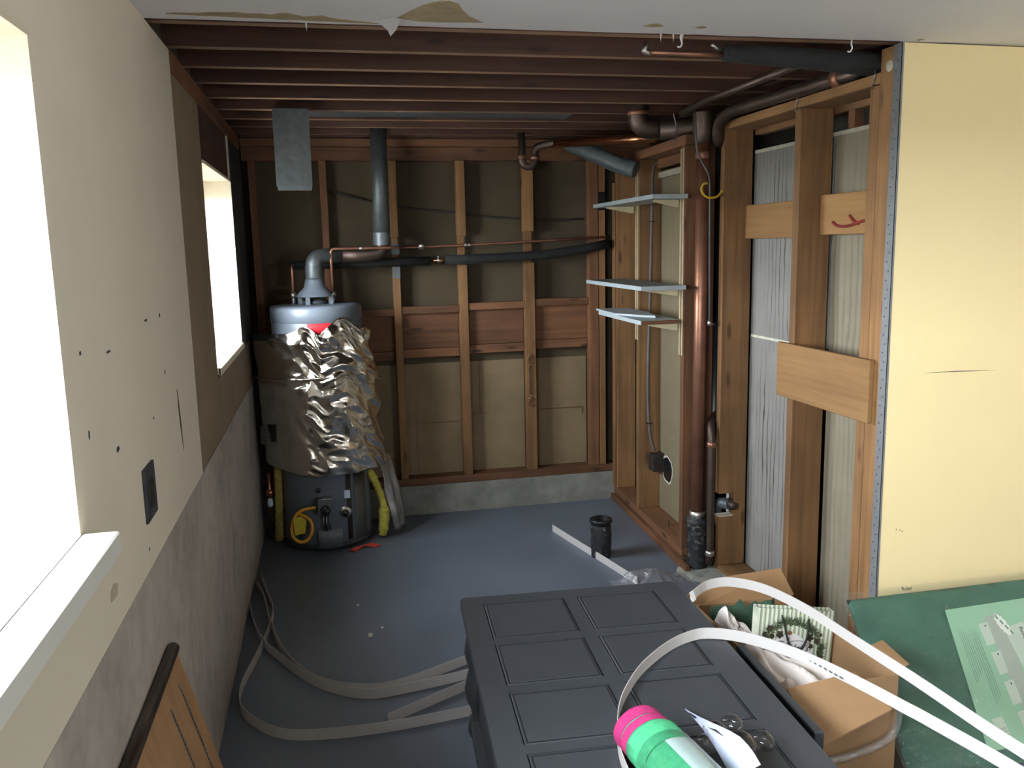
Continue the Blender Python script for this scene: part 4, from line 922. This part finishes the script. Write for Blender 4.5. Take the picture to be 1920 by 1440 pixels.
# body, plinth, scrolled corner
cb_('body', .045, .705, -1.20, -.045, .06, TT-.028, TABLE, .003); cb_('under_moulding', .025, .725, -1.22, -.025, TT-.045, TT-.028)
cb_('plinth', .020, .73, -1.22, -.022, 0, .06)
for (cx, cy) in ((.045, -.05), (.705, -.05)):
    p = MT @ Vector((cx, cy, 0)); bm = B(); lathe(bm, [(.0, .0), (.030, .0), (.036, .02), (.030, .05), (.020, .075), (.024, .10), (.038, .13), (.042, .17), (.034, .21), (.026, .24), (.034, .27), (.040, .30), (.034, .34), (.026, .37), (.030, .40), (.032, TT-.045)], (p.x, p.y, 0), 20); obj('corner_post', bm, TABLE, ch)
dr = obj('drawer', (lambda b: (box(b, .801, .828, -.90, -.42, .12, .428, .003, 0, MT), b)[1])(B()), TABLE, ch)
cb_('drawer_bottom', .705, .80, -.89, -.43, .14, .15, TABLED, 0, dr); cb_('drawer_side', .705, .80, -.44, -.43, .15, .40, TABLED, 0, dr); cb_('drawer_side', .705, .80, -.89, -.88, .15, .40, TABLED, 0, dr)
bm = B(); box(bm, .8285, .834, -.86, -.46, .16, .39, .002, 0, MT); obj('drawer_panel', bm, TABLE, dr)
# ---- green and pink roll on the chest
rr_ = thing('cloth_roll', 'rolled green and pink cleaning cloths with a pale paper band', 'cloth roll', (.74, 1.70, TT))
ax = Vector((.06, -.40, 0)).normalized(); e0 = Vector((.648, 1.735, .530)); sx_ = ax.cross(Vector((0, 0, 1))).normalized()
def roll_part(name, t0, t1, r, m, a0=0, a1=360, parent=rr_, seg=40, end=False, wob=.03):
    bm = B(); rings = []
    nt = 9
    for i in range(nt):
        t_ = t0+(t1-t0)*i/(nt-1); ring = []
        for k in range(seg+1):
            a = R_(a0+(a1-a0)*k/seg); rad = r*(1+wob*noise.noise(Vector((math.cos(a)*2, math.sin(a)*2, t_*9))))
            ring.append(bm.verts.new(e0+ax*t_+sx_*math.cos(a)*rad*1.12+Vector((0, 0, 1))*math.sin(a)*rad*.98))
        rings.append(ring)
    for i in range(nt-1):
        for k in range(seg): bm.faces.new((rings[i][k], rings[i][k+1], rings[i+1][k+1], rings[i+1][k])).smooth = True
    if end: bm.faces.new(rings[0]); bm.faces.new(rings[-1][::-1])
    return obj(name, bm, m, parent, open=not end)
roll_part('pink_cloth', .0, .034, .057, PINK, end=True); roll_part('green_cloth', .032, .042, .055, GREENC, end=True); roll_part('pink_cloth', .040, .070, .058, PINK, end=True)
roll_part('green_cloth', .068, .42, .060, GREENC, end=True); roll_part('cloth_fold', .075, .15, .0625, GREENC, 20, 150, end=False); roll_part('paper_band', .10, .42, .0618, PAPERB, 75, 150); roll_part('clear_wrap', .12, .42, .0635, BLIST, 0, 180)
# ---- carded blister pack
bp = thing('blister_pack', 'white hang card with clear plastic bubbles lying on the chest', 'package', (.80, 1.66, TT))
ca_, cb2 = Vector((.822, 1.868, .478)), Vector((.80, 1.56, .485)); 
vd = (Vector((0, 0, H))-ca_).normalized()
def card(u, v): 
    base = ca_.lerp(cb2, u); w2_ = .015+.105*min(1, u*1.5); return base+(vd*.75+Vector((.40, 0, .25))*min(1, .15+u)).normalized()*w2_*v+Vector((0, 0, .018*math.sin(u*3)))
bm = B(); g = [[bm.verts.new(card(i/10, j/4)) for j in range(5)] for i in range(11)]
for i in range(10):
    for j in range(4): bm.faces.new((g[i][j], g[i+1][j], g[i+1][j+1], g[i][j+1]))
o = obj('hang_card', bm, CARDW, bp, open=True); o.modifiers.new('t', 'SOLIDIFY').thickness = .0008
def onc(u, v, off=.0015):
    a = card(u, v); b = card(u+.01, v)-a; c = card(u, v+.05)-a; n = b.cross(c).normalized()
    if n.dot(Vector((0, 0, H))-a) < 0: n = -n
    return a+n*off
bm = B(); bm.faces.new([bm.verts.new(onc(u, v)) for u, v in ((.08, .25), (.22, .25), (.22, .75), (.10, .75))]); obj('printed_square', bm, INK, bp, open=True)
bm = B(); bm.faces.new([bm.verts.new(onc(u, v)) for u, v in ((.42, .45), (.50, .55), (.62, .62), (.50, .70), (.46, .60))]); obj('hang_hole', bm, INK, bp, open=True)
for (x, y, z, r) in ((.835, 1.72, .500, .030), (.885, 1.735, .505, .026), (.87, 1.66, .50, .034), (.925, 1.66, .50, .026), (.80, 1.69, .495, .024)):
    bm = B(); bmesh.ops.create_uvsphere(bm, u_segments=18, v_segments=10, radius=r); bmesh.ops.scale(bm, vec=(1, 1.25, .8), verts=bm.verts); bmesh.ops.translate(bm, verts=bm.verts, vec=(x, y, z))
    for f in bm.faces: f.smooth = True
    obj('plastic_bubble', bm, BLIST, bp)

# ================================================================ BOX, BAG, CLOTH
cx_ = thing('cardboard_box', 'open brown cardboard box with its flaps up, right of the chest', 'box', (1.42, 2.40, 0))
bz = .355; X0, X1, Y0, Y1 = 1.225, 1.596, 2.085, 2.70
bm = B(); box(bm, X0, X1, Y0, Y1, 0.001, .006); box(bm, X0, X0+.005, Y0, Y1, .006, bz); box(bm, X1-.005, X1, Y0, Y1, .006, bz); box(bm, X0+.005, X1-.005, Y0, Y0+.005, .006, bz); box(bm, X0+.005, X1-.005, Y1-.005, Y1, .006, bz)
obj('carton', bm, CARD, cx_)
bm = B(); poly(bm, [(1.232, 2.086, .356), (1.46, 2.10, .372), (1.474, 1.945, .338), (1.212, 1.862, .322)], .004, (0, 0, 1)); obj('near_flap', bm, CARD, cx_)
bm = B(); poly(bm, [(1.20, 2.70, .33), (1.615, 2.705, .35), (1.60, 2.78, .425), (1.36, 2.80, .405), (1.30, 2.80, .395), (1.205, 2.75, .365)], .004, (0, 1, 0)); obj('far_flap', bm, CARDIN, cx_)
bm = B(); poly(bm, [(1.596, 2.10, .355), (1.596, 2.26, .355), (1.640, 2.23, .392), (1.632, 2.09, .382)], .003, (1, 0, 0)); obj('side_flap', bm, CARD, cx_)
bm = B(); tube(bm, catmull([(1.60, 2.078, .27), (1.57, 2.072, .17), (1.45, 2.07, .13), (1.33, 2.072, .12)], 8), [.012+.006*abs(noise.noise(Vector((i*.8, 0, 0)))) for i in range(25)], 8); obj('packing_tape', bm, BAGF, cx_)
bm = B(); g = []
for i in range(12):
    g.append([bm.verts.new((1.245+.25*i/11+.01*noise.noise(Vector((i*.7, j*.6, 1))), 2.62+.03*noise.noise(Vector((i*.5, j*.5, 4))), .14+(.24+.03*noise.noise(Vector((i*.9, 7, 0))))*j/6)) for j in range(7)])
for i in range(11):
    for j in range(6): bm.faces.new((g[i][j], g[i+1][j], g[i+1][j+1], g[i][j+1])).smooth = True
o = obj('green_tissue', bm, GREENIN, open=True, label='dark green tissue showing at the back of the cardboard box', cat='tissue'); o.modifiers.new('t', 'SOLIDIFY').thickness = .002
# white cloth
bm = B(); g = []; N = 44
for i in range(N):
    row = []
    for j in range(N):
        u, v = i/(N-1), j/(N-1); x = 1.238+(.28-.20*min(1, max(0, (v-.25)/.30)))*u; y = 2.11+.50*v
        q = Vector((u*3.2+v*1.5, v*3-u*.8, 6)); d = 1-abs(noise.noise(q)*2.2); d2 = 1-abs(noise.noise(q*2.2)*2)
        e = min(1, 6*min(u, 1-u), 8*min(v, 1-v))
        z = .300+.035*v-.09*u*(1-v)+.05*d*e+.016*d2*e+.05*math.exp(-((u-.15)**2*12+(v-.92)**2*60))-.05*(1-e)
        row.append(bm.verts.new((x+.015*noise.noise(q*1.7), y+.015*noise.noise(q*1.4), z)))
    g.append(row)
for i in range(N-1):
    for j in range(N-1): bm.faces.new((g[i][j], g[i+1][j], g[i+1][j+1], g[i][j+1])).smooth = True
o = obj('white_cloth', bm, CLOTH, open=True, label='rumpled white cloth stuffed in the cardboard box', cat='cloth'); o.modifiers.new('t', 'SOLIDIFY').thickness = .002
# gift bag
gb = thing('gift_bag', 'green and white striped gift bag printed with a pine cone wreath', 'gift bag', (1.46, 2.44, .1))
tl_, tr_ = Vector((1.298, 2.385, .472)), Vector((1.572, 2.385, .428)); br_ = Vector((1.578, 2.42, .12)); bl_ = Vector((1.305, 2.42, .165))
ux = (tr_-tl_); uy = (bl_-tl_); gw, gh = ux.length, uy.length; GN = ux.cross(uy).normalized()
if GN.y > 0: GN = -GN
def gp(u, v, n=0): return tl_+ux*u+uy*v+GN*n
t = NT('bag_stripes'); tc = t.n('ShaderNodeTexCoord'); sx3 = t.n('ShaderNodeSeparateXYZ'); t.l(tc.outputs['Object'], sx3.inputs[0])
mm = t.n('ShaderNodeMath', operation='MULTIPLY'); t.l(sx3.outputs['X'], mm.inputs[0]); mm.inputs[1].default_value = 2*math.pi/.0155
s1 = t.n('ShaderNodeMath', operation='SINE'); t.l(mm.outputs[0], s1.inputs[0])
m2_ = t.n('ShaderNodeMath', operation='MULTIPLY'); t.l(sx3.outputs['X'], m2_.inputs[0]); m2_.inputs[1].default_value = 2*math.pi/.0061
s2 = t.n('ShaderNodeMath', operation='SINE'); t.l(m2_.outputs[0], s2.inputs[0])
ad = t.n('ShaderNodeMath', operation='MULTIPLY_ADD'); t.l(s1.outputs[0], ad.inputs[0]); ad.inputs[1].default_value = .3; ad.inputs[2].default_value = .5
ad2 = t.n('ShaderNodeMath', operation='MULTIPLY_ADD'); t.l(s2.outputs[0], ad2.inputs[0]); ad2.inputs[1].default_value = .15; t.l(ad.outputs[0], ad2.inputs[2])
STRIPE = t.set(t.ramp(ad2.outputs[0], [(.25, srgb('8a9a86')), (.5, srgb('c3cdb6')), (.62, srgb('e3ead8'))]), .5)
bm = B(); poly(bm, [gp(0, 0), gp(1, 0), gp(1, 1), gp(0, 1)], .002, -GN); body = obj('bag_front', bm, STRIPE, gb)
bm = B(); dp = Vector((0, .03, 0)); poly(bm, [gp(0, 0)+dp, gp(1, 0)+dp, gp(1, 1)+dp, gp(0, 1)+dp], .002, -GN); poly(bm, [gp(0, 0), gp(0, 0)+dp, gp(0, 1)+dp, gp(0, 1)], .002, (1, 0, 0)); poly(bm, [gp(1, 0), gp(1, 0)+dp, gp(1, 1)+dp, gp(1, 1)], -.002, (1, 0, 0)); obj('bag_sides', bm, STRIPE, gb)
def flatpoly(name, pts, m, n, parent=gb, fn=gp):
    bm = B(); bm.faces.new([bm.verts.new(fn(u, v, n)) for u, v in pts]); return obj(name, bm, m, parent, open=True)
flatpoly('name_panel', [(.45+.27*math.cos(a)*(1+.04*math.sin(8*a)), .50+.21*math.sin(a)*(1+.04*math.sin(8*a))) for a in [k*math.pi/24 for k in range(48)]], PLAST, .0012)
LEAF = [plain('wreath_green_%d' % i, c, .7, amt=.15) for i, c in enumerate(('4f5f48', '6d7d5c', '39452f'))]; CONE = plain('wreath_cone', '3b352b', .8, amt=.2); BERRY = plain('wreath_brown', '8a5c44', .8)
random.seed(11)
for ci in range(3):
    bm = B()
    for k in range(170):
        a = math.pi*(-.12+1.24*random.random()); rad = .34+.07*random.random(); u = .47+rad*math.cos(a)*.98; v = .50-rad*math.sin(a)*.90
        d = a+random.uniform(-1.3, 1.3); ln = random.uniform(.05, .11); wdt = .006
        du, dv = math.cos(d)*ln, -math.sin(d)*ln; nu, nv = -dv*wdt/ln, du*wdt/ln
        pts = [(u-nu, v-nv), (u+nu, v+nv), (u+du, v+dv)]
        if all(.01 < p[0] < .99 and .02 < p[1] < .99 for p in pts): bm.faces.new([bm.verts.new(gp(p[0], p[1], .0016+.0003*ci+random.random()*.0002)) for p in pts])
    o = obj('pine_needles', bm, LEAF[ci], gb, open=True, kind='stuff')
for (u, v, r) in ((.16, .33, .035), (.10, .42, .03), (.20, .45, .03), (.30, .42, .045), (.13, .52, .03), (.70, .45, .045), (.79, .50, .035), (.72, .58, .03), (.84, .40, .02), (.86, .82, .045), (.74, .80, .04), (.22, .60, .035)):
    v = .49+(v-.66)*.80
    flatpoly('pine_cone', [(u+r*math.cos(a)*(1+.2*math.sin(5*a)), v+r*1.0*math.sin(a)*(1+.2*math.sin(5*a))) for a in [k*math.pi/8 for k in range(16)]], CONE, .0026)
flatpoly('berry', [(.43+.03*math.cos(a), .275+.025*math.sin(a)) for a in [k*math.pi/5 for k in range(10)]], BERRY, .0027)
Mtx = frame_mat(gp(.56, .455, .0024), ux, -uy); text('lettering', "Nell's", Mtx @ Matrix.Shear('XZ', 4, (0, 0)) @ Matrix(((1, .35, 0, 0), (0, 1, 0, 0), (0, 0, 1, 0), (0, 0, 0, 1))), .036, INK, gb, .0002)
text('lettering', '~ l', frame_mat(gp(.36, .375, .0024), ux, -uy), .036, INK, gb, .0002)
bm = B(); tube(bm, catmull([gp(.40+.30*t_, .40-.035*math.sin(t_*math.pi), .002) for t_ in [k/8 for k in range(9)]]+[gp(.72, .44, .002)], 4), .0008, 5); obj('flourish', bm, INK, gb)
bm = B(); tube(bm, catmull([gp(.31, .07, .003), gp(.35, .2, .008), gp(.40, .36, .01), (gp(.48, .46, .01)), gp(.56, .455, .01), gp(.63, .36, .01), gp(.66, .22, .008), gp(.665, .10, .003)], 8), .0035, 8); obj('cord_handle', bm, plain('dark_green_cord', '1f2b24', .7), gb)

# ================================================================ GREEN WRAPPED MAT
gm = thing('wrapped_green_mat', 'green fabric pad in clear plastic with a pale paper insert, leaning on the yellow wall', 'pad', (2.1, 2.3, 0))
O_ = Vector((1.658, 2.075, .0)); UPV = Vector((0, .375, .43)); uh = UPV.length; UN = UPV.normalized(); WN = Vector((1, 0, 0)); NN = Vector((0, -UN.z, UN.y))
def mp(x, h_, n=0): return O_+WN*x+UN*h_+NN*n
MW, MH = 1.0, uh
bm = B(); NX, NH = 60, 34; gf, gk = [], []
for i in range(NX+1):
    fa, bk = [], []
    for j in range(NH+1):
        u, v = i/NX, j/NH; e = (min(1, 10*min(u, 1-u))*min(1, 8*min(v, 1-v)))**.5
        fold = .022*math.exp(-(((u*MW-.12)*.62+(v*MH-.30)*.78)/.03)**2)+.014*math.exp(-(((u*MW-.03)*.62+(v*MH-.22)*.78)/.025)**2)
        nz = .006*noise.noise(Vector((u*7, v*5, 2)))
        fa.append(bm.verts.new(mp(u*MW, .006+v*(MH-.006), .000+.018*e-fold*(1 if u < .45 else .5)+nz))); bk.append(bm.verts.new(mp(u*MW, .006+v*(MH-.006), -.018*e)))
    gf.append(fa); gk.append(bk)
for i in range(NX):
    for j in range(NH):
        bm.faces.new((gf[i][j], gf[i+1][j], gf[i+1][j+1], gf[i][j+1])).smooth = True; bm.faces.new((gk[i][j], gk[i][j+1], gk[i+1][j+1], gk[i+1][j])).smooth = True
bmesh.ops.remove_doubles(bm, verts=bm.verts, dist=.0012)
obj('green_pad', bm, FELT, gm)
bm = B(); g = []
for i in range(NX+1):
    row = []
    for j in range(NH+1):
        u, v = i/NX, j/NH; x = -.022+u*(MW+.04); h_ = .002+v*(MH+.020); c_ = noise.noise(Vector((u*14, v*9, 7))); rg_ = noise.noise(Vector((u*30, v*22, 1)))
        edge = 1-min(1, 12*min(u, 1-u, v, 1-v))
        row.append(bm.verts.new(mp(x, h_, .026+.004*c_+.006*rg_*edge-.012*edge)))
    g.append(row)
for i in range(NX):
    for j in range(NH): bm.faces.new((g[i][j], g[i+1][j], g[i+1][j+1], g[i][j+1])).smooth = True
obj('plastic_wrap', bm, FILM, gm, open=True)
def ip_(u, v, n=0):   # insert frame: u across, v down; leans like the label in the photo
    tlx, tlh = .330, .493; return mp(tlx+u*.50-v*.055, tlh+u*.012-v*.445, .0225+n)
def flat(name, pts, m, n, parent): bm = B(); bm.faces.new([bm.verts.new(ip_(u, v, n)) for u, v in pts]); return obj(name, bm, m, parent, open=True)
ins = flat('paper_insert', [(0, 0), (1, 0), (1, 1), (0, 1)], SALEPAPER, 0, gm)
flat('grey_column', [(.27, .10), (.40, .08), (.47, .97), (.36, .97)], SALEGREY, .0004, ins)
flat('white_column', [(.40, .20), (.56, .17), (.70, .97), (.52, .97)], SALEWHITE, .0005, ins)
for k in range(4):
    v0 = .14+k*.215; u0 = .215+k*.025; bm = B(); flat('diagram_box', [(u0, v0), (u0+.075, v0-.006), (u0+.085, v0+.155), (u0+.015, v0+.165)], SALEWHITE, .0006, ins)
    flat('diagram_dot', [(u0+.05+.006*math.cos(a), v0+.02+.008*math.sin(a)) for a in [q*math.pi/4 for q in range(8)]], INK, .0009, ins)
flat('barcode_label', [(.09, .80), (.17, .79), (.20, .96), (.12, .975)], SALEWHITE, .0006, ins)
for k in range(4): flat('barcode_bar', [(.108+k*.006, .87+k*.022), (.175+k*.006, .865+k*.022), (.177+k*.006, .876+k*.022), (.110+k*.006, .881+k*.022)], SALEGREY, .0009, ins)
bst = []
for k in range(28):
    a = 2*math.pi*k/28; q = 1.0 if k % 2 else .80; bu, bv = .085*math.cos(a)*q, .050*math.sin(a)*q; ca1, sa1 = math.cos(1.02), math.sin(1.02)
    bst.append((.40+bu*ca1-bv*sa1*.7, .17+bu*sa1*1.25+bv*ca1))
flat('starburst', bst, plain('starburst_white', 'e3e4dc', .6, amt=.03), .0010, ins)
for k in range(4):
    u, v = .355+.026*k, .095+.042*k; flat('burst_print', [(u, v), (u+.014, v-.004), (u+.030, v+.030), (u+.016, v+.034)], INKG, .0014, ins)
for c_, (u0, n_, v0, v1) in enumerate(((.05, 5, .16, .55), (.135, 4, .17, .72), (.60, 5, .12, .32), (.72, 6, .14, .40))):
    for k in range(n_):
        u = u0+k*.016; flat('print_line', [(u, v0+.01*k), (u+.004, v0+.01*k), (u+.004+.05*(v1-v0), v1-.02*k), (u+.05*(v1-v0), v1-.02*k)], INKG, .0008, ins)
for k in range(5): u = .425+k*.018; flat('print_line', [(u, .26), (u+.003, .26), (u+.022, .40), (u+.019, .40)], SALEGREY, .0009, ins)
flat('teal_square', [(.555, .60), (.60, .612), (.60, .648), (.555, .636)], TEAL, .0010, ins)
flat('photo_print', [(.52, .47), (.57, .48), (.58, .55), (.53, .54)], SALEGREY, .0009, ins); flat('photo_print', [(.565, .70), (.62, .71), (.63, .79), (.57, .78)], SALEGREY, .0009, ins)
text('lettering', 'Reversible', frame_mat(ip_(.535, .30, .0016), ip_(.56, .5)-ip_(.53, .25), ip_(.6, .3)-ip_(.5, .3)), .020, INK, ins, .0001)
text('lettering', 'Ruler', frame_mat(mp(.225, MH+.010, .020), WN, UN), .018, INK, gm, .0002)
